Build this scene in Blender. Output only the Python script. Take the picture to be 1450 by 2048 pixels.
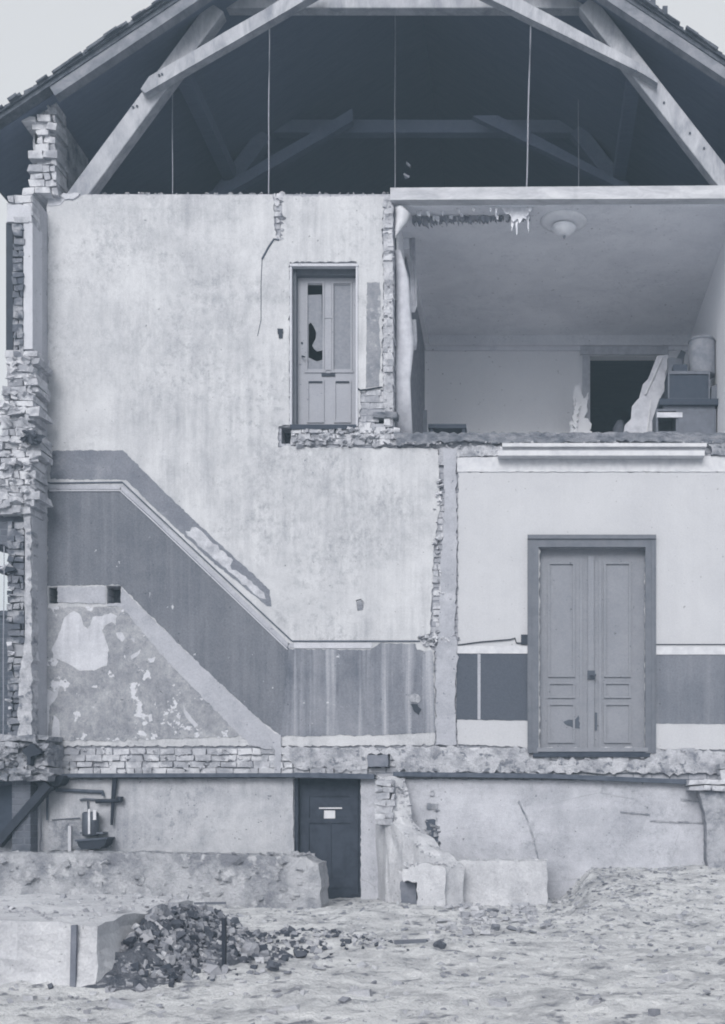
import bpy, bmesh, math, random
from mathutils import Vector, Matrix, noise, Euler
from mathutils.geometry import tessellate_polygon
R = random.Random(7)
for o in list(bpy.data.objects): bpy.data.objects.remove(o)
COL = bpy.context.scene.collection
scene = bpy.context.scene
# ---------------------------------------------------------------- camera, world, sun, exposure
S, D, VX, VY = 160.0, 15.0, 1050.0, 1620.0       # photo pixels per metre on the facade (Y=0), camera distance, level sight line
CX, EZ = (VX-725)/S, 1.125
cam = bpy.data.objects.new('camera', bpy.data.cameras.new('camera')); COL.objects.link(cam)
cam.location = (CX, -D, EZ); cam.rotation_euler = (math.radians(90), 0, 0)
cam.data.sensor_fit = 'VERTICAL'; cam.data.sensor_height = 36
cam.data.lens = 36*D/(2048/S)
cam.data.shift_x = -(VX-725)/2048; cam.data.shift_y = (VY-1024)/2048
cam.data.clip_end = 2000
scene.camera = cam
SUN_EL, SUN_AZ = math.radians(28), math.radians(188)   # azimuth the light comes from, clockwise from +Y
w = bpy.data.worlds.new("World"); scene.world = w; w.use_nodes = True
wn = w.node_tree; bg = wn.nodes['Background']
sky = wn.nodes.new('ShaderNodeTexSky'); sky.sky_type = 'NISHITA'; sky.sun_disc = False
sky.sun_elevation = SUN_EL; sky.sun_rotation = SUN_AZ
sky.air_density = 1.0; sky.dust_density = 4.0; sky.ozone_density = 1.0
hs = wn.nodes.new('ShaderNodeHueSaturation'); hs.inputs['Saturation'].default_value = 0.15
mx = wn.nodes.new('ShaderNodeMix'); mx.data_type = 'RGBA'; mx.inputs[0].default_value = 0.6
mx.inputs[7].default_value = (5.75, 5.8, 5.95, 1)          # even cloud cover
wn.links.new(sky.outputs[0], hs.inputs['Color']); wn.links.new(hs.outputs[0], mx.inputs[6])
wn.links.new(mx.outputs[2], bg.inputs['Color']); bg.inputs['Strength'].default_value = 0.115
sl = bpy.data.lights.new('sun', 'SUN'); sl.energy = 1.5; sl.angle = math.radians(25); sl.color = (1.0, 0.985, 0.96)
sun = bpy.data.objects.new('sun', sl); COL.objects.link(sun); sun.location = (-5, -12, 20)
sd = Vector((math.sin(SUN_AZ)*math.cos(SUN_EL), math.cos(SUN_AZ)*math.cos(SUN_EL), math.sin(SUN_EL)))
sun.rotation_euler = sd.to_track_quat('Z', 'Y').to_euler()
scene.view_settings.view_transform = 'Standard'; scene.view_settings.look = 'None'
scene.view_settings.exposure = 0.53; scene.view_settings.gamma = 1
scene.render.engine = 'CYCLES'; scene.cycles.filter_width = 1.9
# ---------------------------------------------------------------- helpers
def P(px, py, Y=0.0):
    k = (D+Y)/D
    return Vector((CX+(px-VX)/S*k, Y, EZ+(VY-py)/S*k))
def XZ(px, py, Y=0.0):
    v = P(px, py, Y); return v.x, v.z
def link(o): COL.objects.link(o); return o
def tag(o, label=None, cat=None, group=None, kind=None):
    if label: o['label'] = label
    if cat: o['category'] = cat
    if group: o['group'] = group
    if kind: o['kind'] = kind
    return o
def empty(name, loc, label, cat, group=None):
    o = bpy.data.objects.new(name, None); o.location = loc; o.empty_display_size = .2
    link(o); return tag(o, label, cat, group)
def wloc(o):
    v = Vector((0, 0, 0))
    while o: v += o.location; o = o.parent
    return v
def build(name, bm, m, parent=None, smooth=False):
    if bm.verts:
        bmesh.ops.recalc_face_normals(bm, faces=bm.faces)
    if parent is not None:
        off = wloc(parent); loc = Vector((0, 0, 0))
    else:
        xs = [v.co.x for v in bm.verts]; ys = [v.co.y for v in bm.verts]; zs = [v.co.z for v in bm.verts]
        off = Vector(((min(xs)+max(xs))/2, (min(ys)+max(ys))/2, min(zs))); loc = off.copy()
    for v in bm.verts: v.co -= off
    me = bpy.data.meshes.new(name); bm.to_mesh(me); bm.free()
    if smooth:
        for p in me.polygons: p.use_smooth = True
    for mm in (m if isinstance(m, (list, tuple)) else [m]): me.materials.append(mm)
    o = bpy.data.objects.new(name, me); o.location = loc; link(o)
    if parent is not None: o.parent = parent
    return o
NB = bmesh.new
def hexa(bm, c, mi=0, jit=0.0):                 # 8 corners: bottom 4, top 4
    vs = [bm.verts.new(Vector(p)+(Vector((R.uniform(-1, 1), R.uniform(-1, 1), R.uniform(-1, 1)))*jit if jit else Vector())) for p in c]
    for f in ((0,1,2,3),(4,5,6,7),(0,1,5,4),(1,2,6,5),(2,3,7,6),(3,0,4,7)):
        fc = bm.faces.new([vs[i] for i in f]); fc.material_index = mi
    return vs
def wbox(bm, x0, x1, y0, y1, z0, z1, mi=0, jit=0.0):
    return hexa(bm, [(x0,y0,z0),(x1,y0,z0),(x1,y1,z0),(x0,y1,z0),(x0,y0,z1),(x1,y0,z1),(x1,y1,z1),(x0,y1,z1)], mi, jit)
def pbox(bm, px0, px1, py0, py1, Y0, Y1, mi=0, jit=0.0):   # pixels read at the front face Y0
    x0, z1 = XZ(px0, py0, Y0); x1, z0 = XZ(px1, py1, Y0)
    return wbox(bm, x0, x1, Y0, Y1, z0, z1, mi, jit)
def beam(bm, a, b, wpx, Y0, Y1, Yref=None, mi=0, jit=0.0):
    Yr = Y0 if Yref is None else Yref
    A = Vector(XZ(a[0], a[1], Yr)); B = Vector(XZ(b[0], b[1], Yr)); h = wpx/S/2*(D+Yr)/D
    d = (B-A).normalized(); n = Vector((-d.y, d.x))*h
    c = [A-n, A+n, B+n, B-n]
    return hexa(bm, [(p.x, Y0, p.y) for p in c]+[(p.x, Y1, p.y) for p in c], mi, jit)
def ragged(pts, amp=1.5, step=6, closed=True, seed=0.0, keep=()):
    out = []; n = len(pts)
    for i in range(n if closed else n-1):
        a = Vector(pts[i]); b = Vector(pts[(i+1) % n]); L = (b-a).length
        k = max(1, int(L/step)); nrm = Vector((-(b-a).y, (b-a).x))/max(L, 1e-6)
        for j in range(k):
            p = a+(b-a)*(j/k)
            q = Vector((p.x*.09+seed, p.y*.09, seed)); q2 = q*3.1
            if i not in keep: p = p+nrm*(noise.noise(q)*1.3+noise.noise(q2)*.9+noise.noise(q*9.7)*.8)*amp*1.4
            out.append((p.x, p.y))
    return out
def prism(bm, pts, Y0, Y1, holes=(), mi=0, ref=None):
    r = Y0 if ref is None else ref
    loops = [[Vector((*XZ(x, y, r), 0)) for x, y in l] for l in [pts]+list(holes)]
    flat = [p for l in loops for p in l]
    tris = tessellate_polygon(loops)
    f = [bm.verts.new((p.x, Y0, p.y)) for p in flat]; b = [bm.verts.new((p.x, Y1, p.y)) for p in flat]
    for t in tris:
        for vs in (f, b):
            try: bm.faces.new([vs[i] for i in t]).material_index = mi
            except ValueError: pass
    s = 0
    for l in loops:
        n = len(l)
        for i in range(n):
            j = (i+1) % n
            bm.faces.new([f[s+i], f[s+j], b[s+j], b[s+i]]).material_index = mi
        s += n
def rect(a, b, c, d): return [(a, c), (b, c), (b, d), (a, d)]
def bricks(bm, px0, px1, py0, py1, Y, depth=.16, ch=13.0, bl=35.0, pj=.02, vj=.006, keep=None, yj=.025, gap=1.6, mats=1, tilt=0):
    r = 0; y = py1
    while y > py0+3:
        x = px0-(bl*.5 if r % 2 else 0)-R.uniform(0, 4)
        while x < px1:
            wd = bl*R.choice((.5, 1, 1, .9))*R.uniform(.92, 1.05)
            a, b = max(x, px0), min(x+wd, px1)
            if b-a > 4 and (keep is None or keep((a+b)/2, y-ch/2, r)):
                yy = Y-R.uniform(0, yj)
                vs = pbox(bm, a+gap*R.random(), b-gap*R.random(), y-ch+gap*R.uniform(.5, 1.1), y-R.uniform(0, .6), yy, Y+depth, R.randrange(mats), vj)
            x += wd
        y -= ch; r += 1
def rock(bm, c, s, flat=.6, mi=0, det=1, rough=.35):
    M_ = Euler((R.uniform(0, 6), R.uniform(0, 6), R.uniform(0, 6))).to_matrix()
    if det == 1:                              # angular chip: a knocked-about block
        sx, sy, sz = R.uniform(.5, 1.1), R.uniform(.4, .8), R.uniform(.25, .6)
        vs = hexa(bm, [(-sx,-sy,-sz),(sx,-sy,-sz),(sx,sy,-sz),(-sx,sy,-sz),(-sx,-sy,sz),(sx,-sy,sz),(sx,sy,sz),(-sx,sy,sz)], mi, .28)
        for v in vs:
            p = M_ @ v.co; p.z *= flat; v.co = Vector(c)+p*s
        return
    t = bmesh.ops.create_icosphere(bm, subdivisions=det, radius=1)
    sc = Vector((R.uniform(.7, 1.3), R.uniform(.5, 1), R.uniform(.4, .9))); sd_ = R.uniform(0, 99)
    fs = set()
    for v in t['verts']:
        p = v.co.copy(); p *= 1+rough*noise.noise(p*1.6+Vector((sd_, 0, 0)))*1.6
        p = Vector((p.x*sc.x, p.y*sc.y, p.z*sc.z))
        p *= 1+.35*noise.noise(p*3.5+Vector((sd_, 3, 0))); p = M_ @ p; p.z *= flat
        v.co = Vector(c)+p*s
        fs.update(v.link_faces)
    for f in fs: f.material_index = mi
def tube(bm, pts, r, seg=8, mi=0, r2=None):
    rings = []; n = len(pts); pts = [Vector(p) for p in pts]
    for i, p in enumerate(pts):
        d = (pts[min(i+1, n-1)]-pts[max(i-1, 0)]).normalized()
        u = d.cross(Vector((0, 1, 0)));
        if u.length < .1: u = d.cross(Vector((1, 0, 0)))
        u.normalize(); v = d.cross(u)
        rr = r if r2 is None else r+(r2-r)*i/(n-1)
        rings.append([bm.verts.new(p+(u*math.cos(a)+v*math.sin(a))*rr) for a in [2*math.pi*k/seg for k in range(seg)]])
    for a, b in zip(rings, rings[1:]):
        for k in range(seg):
            bm.faces.new([a[k], a[(k+1) % seg], b[(k+1) % seg], b[k]]).material_index = mi
    bm.faces.new(rings[0]); bm.faces.new(rings[-1])
def lathe(bm, c, prof, seg=24, mi=0):
    rings = [[bm.verts.new((c[0]+r*math.cos(2*math.pi*k/seg), c[1]+r*math.sin(2*math.pi*k/seg), c[2]+z)) for k in range(seg)] for r, z in prof]
    for a, b in zip(rings, rings[1:]):
        for k in range(seg): bm.faces.new([a[k], a[(k+1) % seg], b[(k+1) % seg], b[k]]).material_index = mi
    bm.faces.new(rings[0]); bm.faces.new(rings[-1])
def mort_back(*rs):
    bm = NB()
    for a, b, c_, d, y0, y1 in rs: prism(bm, ragged(rect(a, b, c_, d), 1.5, 8), y0, y1, ref=y0)
    return bm
# ---------------------------------------------------------------- materials
def lin(v): v /= 255; return v/12.92 if v <= .04045 else ((v+.055)/1.055)**2.4
def c(r, g, b):                              # near-neutral whites, slate-blue darks, a little more contrast than the swatch
    k = .42 if g > 165 else (.42+(165-g)/60*.5 if g > 105 else .92)
    q = 0 if g > 175 else min(12, (175-g)*.16)
    return (lin(g-(g-r)*(.2+.5*max(0, min(1, (150-g)/60)))-q), lin(g-q), lin(g+(b-g)*(.7+.15*max(0, min(1, (150-g)/60)))-q), 1)
class NT:
    def __init__(s, name, rough=.9):
        s.m = bpy.data.materials.new(name); s.m.use_nodes = True; s.t = s.m.node_tree
        s.b = s.t.nodes['Principled BSDF']; s.b.inputs['Roughness'].default_value = rough
        s.b.inputs['Specular IOR Level'].default_value = .25
        s.pos = s.n('ShaderNodeNewGeometry').outputs['Position']
    def n(s, t, **k):
        x = s.t.nodes.new(t)
        for a, v in k.items(): setattr(x, a, v)
        return x
    def set(s, sock, v):
        if isinstance(v, bpy.types.NodeSocket): s.t.links.new(v, sock)
        else: sock.default_value = v
    def math(s, op, a, b=0.0, cl=False):
        x = s.n('ShaderNodeMath', operation=op, use_clamp=cl); s.set(x.inputs[0], a); s.set(x.inputs[1], b); return x.outputs[0]
    def vmul(s, v, sc):
        x = s.n('ShaderNodeVectorMath', operation='MULTIPLY'); s.set(x.inputs[0], v); x.inputs[1].default_value = sc; return x.outputs[0]
    def vadd(s, v, sc):
        x = s.n('ShaderNodeVectorMath', operation='ADD'); s.set(x.inputs[0], v); s.set(x.inputs[1], sc); return x.outputs[0]
    def noise(s, scale, det=5, ro=.6, v=None, dist=0.0):
        x = s.n('ShaderNodeTexNoise'); s.set(x.inputs['Vector'], s.pos if v is None else v)
        x.inputs['Scale'].default_value = scale; x.inputs['Detail'].default_value = det
        x.inputs['Roughness'].default_value = ro; x.inputs['Distortion'].default_value = dist; return x.outputs[0]
    def ramp(s, v, a, b, lo=0.0, hi=1.0):
        x = s.n('ShaderNodeMapRange'); s.set(x.inputs[0], v)
        for i, q in zip((1, 2, 3, 4), (a, b, lo, hi)): x.inputs[i].default_value = q
        return x.outputs[0]
    def mix(s, f, a, b, mode='MIX'):
        x = s.n('ShaderNodeMix', data_type='RGBA', blend_type=mode)
        s.set(x.inputs[0], f); s.set(x.inputs[6], a); s.set(x.inputs[7], b); return x.outputs[2]
    def blob(s, px, py, rx, rz, soft=.5, edge=.35, sc=3.0):     # a stain of its own outline: 1 inside, 0 outside
        p = P(px, py)
        d = s.vadd(s.pos, (-p.x, 0, -p.z)); d = s.vmul(d, (S/rx, 0, S/rz))
        L = s.n('ShaderNodeVectorMath', operation='LENGTH'); s.set(L.inputs[0], d)
        nn = s.math('MULTIPLY', s.math('SUBTRACT', s.noise(sc, 5, .65), .5), edge*4)
        return s.ramp(s.math('ADD', L.outputs['Value'], nn), 1+soft*.5, 1-soft*.5)
    def bump(s, h, st=.4, dist=.02, prev=None):
        x = s.n('ShaderNodeBump'); x.inputs['Strength'].default_value = st; x.inputs['Distance'].default_value = dist
        s.set(x.inputs['Height'], h)
        if prev: s.set(x.inputs['Normal'], prev)
        return x.outputs[0]
    def done(s, col, nrm=None):
        s.set(s.b.inputs['Base Color'], col)
        if nrm: s.set(s.b.inputs['Normal'], nrm)
        return s.m
def plaster(name, base, dark, light=None, blot=.5, streak=.4, grain=.18, bs=1.2, bumps=.35, spots=(), chips=0.0, chipc=None, cs=5.0, ss=(9, 2, .55), ls=None, speck=.35, cracks=0.0):
    t = NT(name)
    n1 = t.ramp(t.noise(bs, 8, .68, dist=.4), .38, .66)
    f = t.math('MULTIPLY', n1, blot)
    wv = t.vadd(t.pos, t.vmul(t.n('ShaderNodeTexNoise').outputs['Color'], (.05, .05, .3)))
    st = t.ramp(t.math('ADD', t.math('MULTIPLY', t.noise(1.0, 8, .7, t.vmul(wv, ss)), .6), t.math('MULTIPLY', t.noise(3.2, 7, .75, t.vmul(t.pos, (1.6, 1, .8))), .4)), .42, .66)
    f = t.math('ADD', f, t.math('MULTIPLY', t.math('MULTIPLY', st, t.ramp(t.noise(.7, 3), .35, .6)), streak), True)
    col = t.mix(f, base, dark)
    sp = t.math('MULTIPLY', t.ramp(t.noise(9, 12, .82, t.vadd(t.pos, (2, 6, 1))), .5, .6), t.ramp(t.noise(1.1, 4, .6, t.vadd(t.pos, (9, 1, 5))), .42, .6))
    col = t.mix(t.math('MULTIPLY', sp, speck), col, dark)
    if ls:
        l2 = t.ramp(t.noise(1.0, 4, .6, t.vmul(t.vadd(t.pos, (13, 0, 4)), (ss[0]*.7, 2, ss[2]*.6))), .5, .68)
        col = t.mix(t.math('MULTIPLY', l2, ls[0]), col, ls[1])
    for (px, py, rx, rz, a, nc) in spots:
        bl = t.blob(px, py, rx, rz, .8)
        mo = t.math('MULTIPLY', t.ramp(t.noise(nc, 12, .82, t.vmul(t.pos, (1.5, 1, .9))), .47, .6), t.ramp(t.noise(nc*.2, 6, .7, t.vadd(t.pos, (px*.01, 0, 3))), .40, .60))
        col = t.mix(t.math('MULTIPLY', t.math('MULTIPLY', bl, mo), a), col, dark)
    if light: col = t.mix(t.math('MULTIPLY', t.ramp(t.noise(2.3, 8, .7), .55, .72), .6), col, light)
    if chips: col = t.mix(t.ramp(t.noise(cs, 7, .62, t.vadd(t.pos, (7, 3, 1))), .70-chips, .715-chips), col, chipc or light)
    col = t.mix(t.math('MULTIPLY', t.ramp(t.noise(19, 2, .5, t.vadd(t.pos, (31, 5, 2))), .71, .74), .8), col, tuple(x*.55 for x in dark[:3])+(1,))
    if cracks:
        vo = t.n('ShaderNodeTexVoronoi', feature='DISTANCE_TO_EDGE'); vo.inputs['Scale'].default_value = .75
        t.set(vo.inputs['Vector'], t.vadd(t.vmul(t.pos, (1, .01, .8)), t.vmul(t.n('ShaderNodeTexNoise').outputs['Color'], (.35, 0, .35))))
        ck = t.math('MULTIPLY', t.ramp(vo.outputs['Distance'], .007, .002), t.ramp(t.noise(.9, 3, .6, t.vadd(t.pos, (3, 3, 3))), .5, .58))
        col = t.mix(t.math('MULTIPLY', ck, cracks), col, tuple(x*.5 for x in dark[:3])+(1,))
    g = t.noise(55, 4, .7); col = t.mix(grain, col, t.mix(t.ramp(g, .3, .7), (.0, .0, .01, 1), (1, 1, 1, 1)), 'SOFT_LIGHT')
    h = t.math('ADD', t.noise(6, 6, .6), t.math('MULTIPLY', g, .35))
    return t.done(col, t.bump(h, bumps, .03))
def mottle(name, a, b, scale=4, rough=.9, bump=.5, th=(.4, .65), grain=.25, dist=.03, stretch=(1, 1, 1), bsc=14, c3=None):
    t = NT(name, rough); v = t.vmul(t.pos, stretch)
    col = t.mix(t.ramp(t.noise(scale, 8, .68, v), *th), a, b)
    if c3: col = t.mix(t.ramp(t.noise(scale*2.7, 5, .6, t.vadd(v, (5, 5, 5))), .56, .66), col, c3)
    g = t.noise(60, 4, .7, v); col = t.mix(grain, col, t.mix(t.ramp(g, .3, .7), (0, 0, 0, 1), (1, 1, 1, 1)), 'SOFT_LIGHT')
    return t.done(col, t.bump(t.math('ADD', t.noise(bsc, 6, .65, v), t.math('MULTIPLY', g, .3)), bump, dist))
def brickmat(name, a, b, rnd=.5, mort=None):                     # per-brick tone from mesh islands
    t = NT(name)
    isl = t.n('ShaderNodeNewGeometry').outputs['Random Per Island']
    col = t.mix(t.ramp(isl, 0, 1, 0, rnd), a, b)
    col = t.mix(t.math('MULTIPLY', t.ramp(t.noise(9, 7, .7), .42, .62), .75), col, b)
    if mort: col = t.mix(t.ramp(t.noise(3.2, 7, .66, t.vadd(t.pos, (3, 9, 2))), .5, .58), col, mort)
    g = t.noise(70, 3, .7); col = t.mix(.3, col, t.mix(g, (0, 0, 0, 1), (1, 1, 1, 1)), 'SOFT_LIGHT')
    return t.done(col, t.bump(t.math('ADD', t.noise(22, 6, .7), g), .6, .02))
def flatbrick(name, a, b, m, sc=1.0):
    t = NT(name); sx = t.n('ShaderNodeSeparateXYZ'); t.set(sx.inputs[0], t.vadd(t.pos, t.vmul(t.n('ShaderNodeTexNoise').outputs['Color'], (.03, .03, .03))))
    cb = t.n('ShaderNodeCombineXYZ'); t.set(cb.inputs[0], t.math('ADD', sx.outputs[0], sx.outputs[1])); t.set(cb.inputs[1], sx.outputs[2])
    br = t.n('ShaderNodeTexBrick'); t.set(br.inputs['Vector'], cb.outputs[0])
    br.inputs['Color1'].default_value = a; br.inputs['Color2'].default_value = b; br.inputs['Mortar'].default_value = m
    br.inputs['Scale'].default_value = 1; br.inputs['Brick Width'].default_value = .23*sc; br.inputs['Row Height'].default_value = .08*sc
    br.inputs['Mortar Size'].default_value = .009; br.inputs['Mortar Smooth'].default_value = .6
    col = t.mix(t.math('MULTIPLY', t.ramp(t.noise(3, 8, .7), .4, .62), .7), br.outputs['Color'], m)
    h = t.math('SUBTRACT', t.noise(18, 6), br.outputs['Fac'])
    return t.done(col, t.bump(h, .6, .02))
def wood(name, a, b, ax=(1, 1, 1), rough=.75, grain=.5, th=(.35, .7)):
    t = NT(name, rough); v = t.vmul(t.pos, ax)
    col = t.mix(t.ramp(t.noise(5, 8, .7, v, .6), *th), a, b)
    col = t.mix(t.math('MULTIPLY', t.ramp(t.noise(3.1, 4, .6, t.vadd(t.pos, (4, 2, 8))), .6, .74), .6), col, b)
    g = t.noise(40, 5, .7, v)
    col = t.mix(grain*.6, col, t.mix(g, (0, 0, 0, 1), (1, 1, 1, 1)), 'SOFT_LIGHT')
    return t.done(col, t.bump(g, .3, .01))
def plain(name, a, rough=.6, metal=0.0, b=None, sc=9):
    t = NT(name, rough); t.b.inputs['Metallic'].default_value = metal
    return t.done(t.mix(t.ramp(t.noise(sc, 6, .65), .4, .66), a, b or tuple(x*.75 for x in a[:3])+(1,)), t.bump(t.noise(30, 4), .15, .01))
M = {}
M['wall'] = plaster('stair_wall_plaster', c(194, 197, 203), c(130, 136, 147), None, .32, .55, spots=((300, 560, 290, 190, .5, 6), (640, 1000, 270, 140, .7, 8), (250, 740, 210, 110, .5, 9), (500, 600, 90, 150, .45, 7), (330, 410, 280, 60, .4, 4), (690, 1090, 120, 90, .6, 11), (280, 480, 160, 120, .4, 14), (560, 930, 160, 60, .55, 12)), ss=(9, 2, .6), speck=.6)
M['wall_right'] = plaster('ground_room_plaster', c(184, 187, 194), c(166, 170, 179), None, .4, .3, .14, bumps=.25, speck=.3)
M['limewash'] = plaster('basement_limewash', c(186, 190, 198), c(128, 136, 150), None, .5, .6, .22, 1.8, .7, speck=.7)
M['limewash2'] = plaster('basement_limewash_right', c(190, 195, 206), c(138, 146, 159), None, .55, .35, .22, 1.4, .9, ss=(.6, 2, 7), speck=.6, cracks=.3, spots=((1130, 1640, 240, 90, .4, 4),))
M['dado'] = plaster('dark_dado_paint', c(114, 120, 131), c(92, 99, 112), None, .5, .6, .25, 1.6, .3, chips=.03, chipc=c(182, 188, 198), cs=7, ss=(8, 2, .4), ls=(.3, c(146, 153, 165)))
M['dado_low'] = plaster('washed_dado_paint', c(132, 139, 151), c(96, 104, 118), None, .5, 1.0, .22, 1.2, .3, chips=.035, chipc=c(190, 195, 205), cs=8, ss=(9, 2, .3), ls=(.8, c(172, 178, 189)))
M['dado_flat'] = plaster('clean_dado_paint', c(88, 95, 108), c(80, 88, 101), None, .3, .3, .2, 1.5, .2)
M['dado_pale'] = plaster('pale_dado_paint', c(120, 127, 139), c(100, 108, 121), None, .5, .8, .2, 1.5, .2, ss=(5, 2, .25), ls=(.25, c(166, 171, 181)))
M['upper_band'] = plaster('upper_band_paint', c(124, 131, 144), c(102, 110, 124), c(160, 166, 177), .6, .3, .25, 2.5, .3)
M['stringer'] = plaster('stringer_plaster', c(166, 172, 184), c(134, 142, 155), c(186, 191, 201), .55, .2, .2, 2.2, .4)
M['under'] = plaster('under_stair_plaster', c(160, 164, 172), c(112, 118, 130), c(184, 187, 194), .6, .3, .25, 3.4, .45, chips=.10, chipc=c(190, 195, 205), cs=5.5, speck=.9, spots=((230, 1430, 280, 90, .8, 7), (360, 1400, 120, 90, .6, 9)))
M['peel'] = plaster('bared_white_coat', c(194, 199, 209), c(148, 155, 168), None, .4, .8, .2, 2, .3, ss=(16, 2, .5))
M['panel_grey'] = mottle('grey_side_panel', c(138, 144, 154), c(116, 123, 135), 5, bump=.2, c3=c(160, 165, 174))
M['faded'] = mottle('faded_band_paint', c(186, 191, 201), c(150, 157, 169), 6, bump=.2)
M['brick'] = brickmat('pale_broken_brick', c(190, 194, 204), c(134, 142, 155), .7, c(196, 200, 209))
M['brick_dim'] = brickmat('sooty_brick', c(126, 133, 146), c(82, 91, 106), .8, c(150, 157, 168))
M['rough'] = mottle('rough_mortar', c(170, 176, 187), c(110, 119, 133), 5, bump=.9, dist=.05)
M['rough_light'] = mottle('crumbled_plaster', c(190, 194, 204), c(140, 148, 161), 4, bump=.9, dist=.05, th=(.42, .62), c3=c(118, 126, 140))
M['core'] = flatbrick('whitewashed_brickwork', c(178, 183, 194), c(158, 165, 177), c(128, 136, 150))
M['dark_brick'] = flatbrick('dark_brickwork', c(96, 103, 116), c(80, 88, 102), c(110, 118, 131))
M['reveal'] = plaster('reveal_plaster', c(186, 191, 202), c(150, 157, 170), None, .3, .3, .15)
M['side'] = plaster('outer_wall_inner_plaster', c(170, 175, 186), c(138, 145, 158), None, .5, .4, .2)
M['cornice'] = plain('cornice_white', c(196, 199, 206), .7, b=c(176, 181, 191))
M['timber'] = wood('pale_roof_timber', c(168, 174, 184), c(122, 130, 144), (1, 1, .35))
M['timber_dim'] = wood('rafter_timber', c(136, 142, 154), c(96, 104, 117), (.5, .2, .7))
M['beam'] = wood('weathered_beam', c(190, 194, 202), c(150, 156, 167), (.5, 1, 2.2), .85)
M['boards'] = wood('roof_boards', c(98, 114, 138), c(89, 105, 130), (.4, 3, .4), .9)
M['timber_shaded'] = wood('shaded_truss_timber', c(102, 118, 142), c(93, 109, 134), (1, 1, 1), .9)  # truss timber darkened, roof space shade put into the colour
M['tile'] = mottle('roof_tiles', c(100, 107, 118), c(70, 77, 90), 8)
M['room_ceiling'] = plaster('room_ceiling_plaster', c(222, 227, 236), c(186, 194, 208), None, .5, 0, .25, 1.3, .3, speck=.5)
M['room_wall'] = plaster('room_wallpaper', c(232, 235, 242), c(218, 222, 231), None, .4, .1, .2, 1.0, .1)
M['void_shade'] = plain('inner_shade', c(70, 80, 96), .95)  # dark tone holds the shade of openings and unlit insides
M['slab'] = mottle('broken_floor_edge', c(140, 147, 159), c(96, 105, 119), 6, bump=.9, dist=.04, stretch=(1, 1, 2))
M['door_paint'] = plaster('upper_door_paint', c(152, 159, 171), c(136, 144, 157), None, .4, .2, .12, 3, .1)
M['door_trim'] = plain('door_trim_pale', c(196, 200, 210), .7)
M['grey_paint'] = plaster('double_door_paint', c(136, 143, 154), c(120, 128, 140), None, .5, .2, .12, 2, .1, spots=((1155, 1440, 26, 14, .9, 3),))
M['grey_frame'] = plain('double_door_frame_paint', c(108, 115, 127), .6, b=c(98, 106, 119))
M['smudge'] = plain('worn_dark_paint', c(84, 94, 109), .6)
M['dark_door'] = plain('basement_door_paint', c(64, 73, 89), .7, b=c(50, 58, 73))
M['dark_metal'] = plain('black_iron', c(58, 66, 80), .6, .3)
M['iron'] = plain('rusted_steel_beam', c(92, 102, 118), .75, .1, b=c(74, 84, 100))
M['joist'] = plain('grey_joist_end', c(124, 132, 146), .9, b=c(104, 113, 128))
M['drum'] = plain('dull_drum_paint', c(132, 140, 152), .8, b=c(112, 120, 133))
M['lead'] = plain('dull_pipe', c(96, 104, 118), .5, .3)
M['zinc'] = plain('zinc_tank', c(176, 182, 194), .35, .6)
M['paper'] = plain('white_paper', c(205, 208, 216), .8, b=c(190, 194, 204))
M['wallpaper'] = plain('torn_wallpaper', c(190, 196, 208), .85, b=c(165, 172, 186))
M['torn'] = plain('torn_plaster', c(206, 212, 222), .9, b=c(160, 168, 182))
M['lath'] = plain('dark_lath', c(140, 148, 162), .9, b=c(112, 121, 136))
M['wire'] = plain('pale_wire', c(144, 154, 170), .6)
M['dark_wood'] = plain('dark_stained_wood', c(68, 77, 92), .75, b=c(60, 70, 86))
M['grey_wood'] = plain('grey_painted_wood', c(108, 116, 130), .7)
M['lamp'] = plain('lamp_enamel', c(226, 230, 238), .6, b=c(212, 218, 228))
def glassmat():
    t = NT('frosted_glass', .85); t.b.inputs['Specular IOR Level'].default_value = .1
    return t.done(t.mix(t.ramp(t.noise(30, 5), .3, .7), c(122, 130, 142), c(136, 144, 156)), t.bump(t.noise(90, 3), .3, .005))
M['glass'] = glassmat()
M['ground'] = mottle('rubble_ground', c(212, 214, 218), c(156, 161, 169), 2.6, bump=1, dist=.08, th=(.46, .66), stretch=(.8, .8, 1), bsc=5, c3=c(128, 135, 147))
M['conc'] = plaster('old_concrete', c(202, 205, 212), c(150, 156, 167), c(202, 205, 213), .55, .3, .3, 2.6, 1.0)
M['conc_dark'] = mottle('dirty_foundation', c(184, 189, 198), c(132, 140, 153), 2.6, bump=1, dist=.06, th=(.42, .62), c3=c(196, 200, 208))
M['stone'] = brickmat('rubble_stone', c(196, 199, 207), c(146, 153, 165), .9)
M['stone_dark'] = brickmat('dark_rubble_stone', c(104, 111, 124), c(68, 76, 89), .9)
M['stone_mid'] = brickmat('grey_rubble_stone', c(158, 164, 175), c(120, 128, 141), .9)
M['stone_darkish'] = brickmat('weathered_grey_stone', c(124, 131, 143), c(92, 100, 113), .9)
M['spoil'] = mottle('spoil_earth', c(112, 119, 131), c(72, 80, 94), 7, bump=1, dist=.05, c3=c(168, 174, 184))
M['soil'] = mottle('socket_shade', c(96, 103, 116), c(62, 70, 84), 5, bump=1, dist=.05)  # dark tone for socket backs, recess shade painted in
M['far_wall'] = flatbrick('far_dark_brick', c(84, 92, 106), c(70, 78, 92), c(98, 106, 120))

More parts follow.
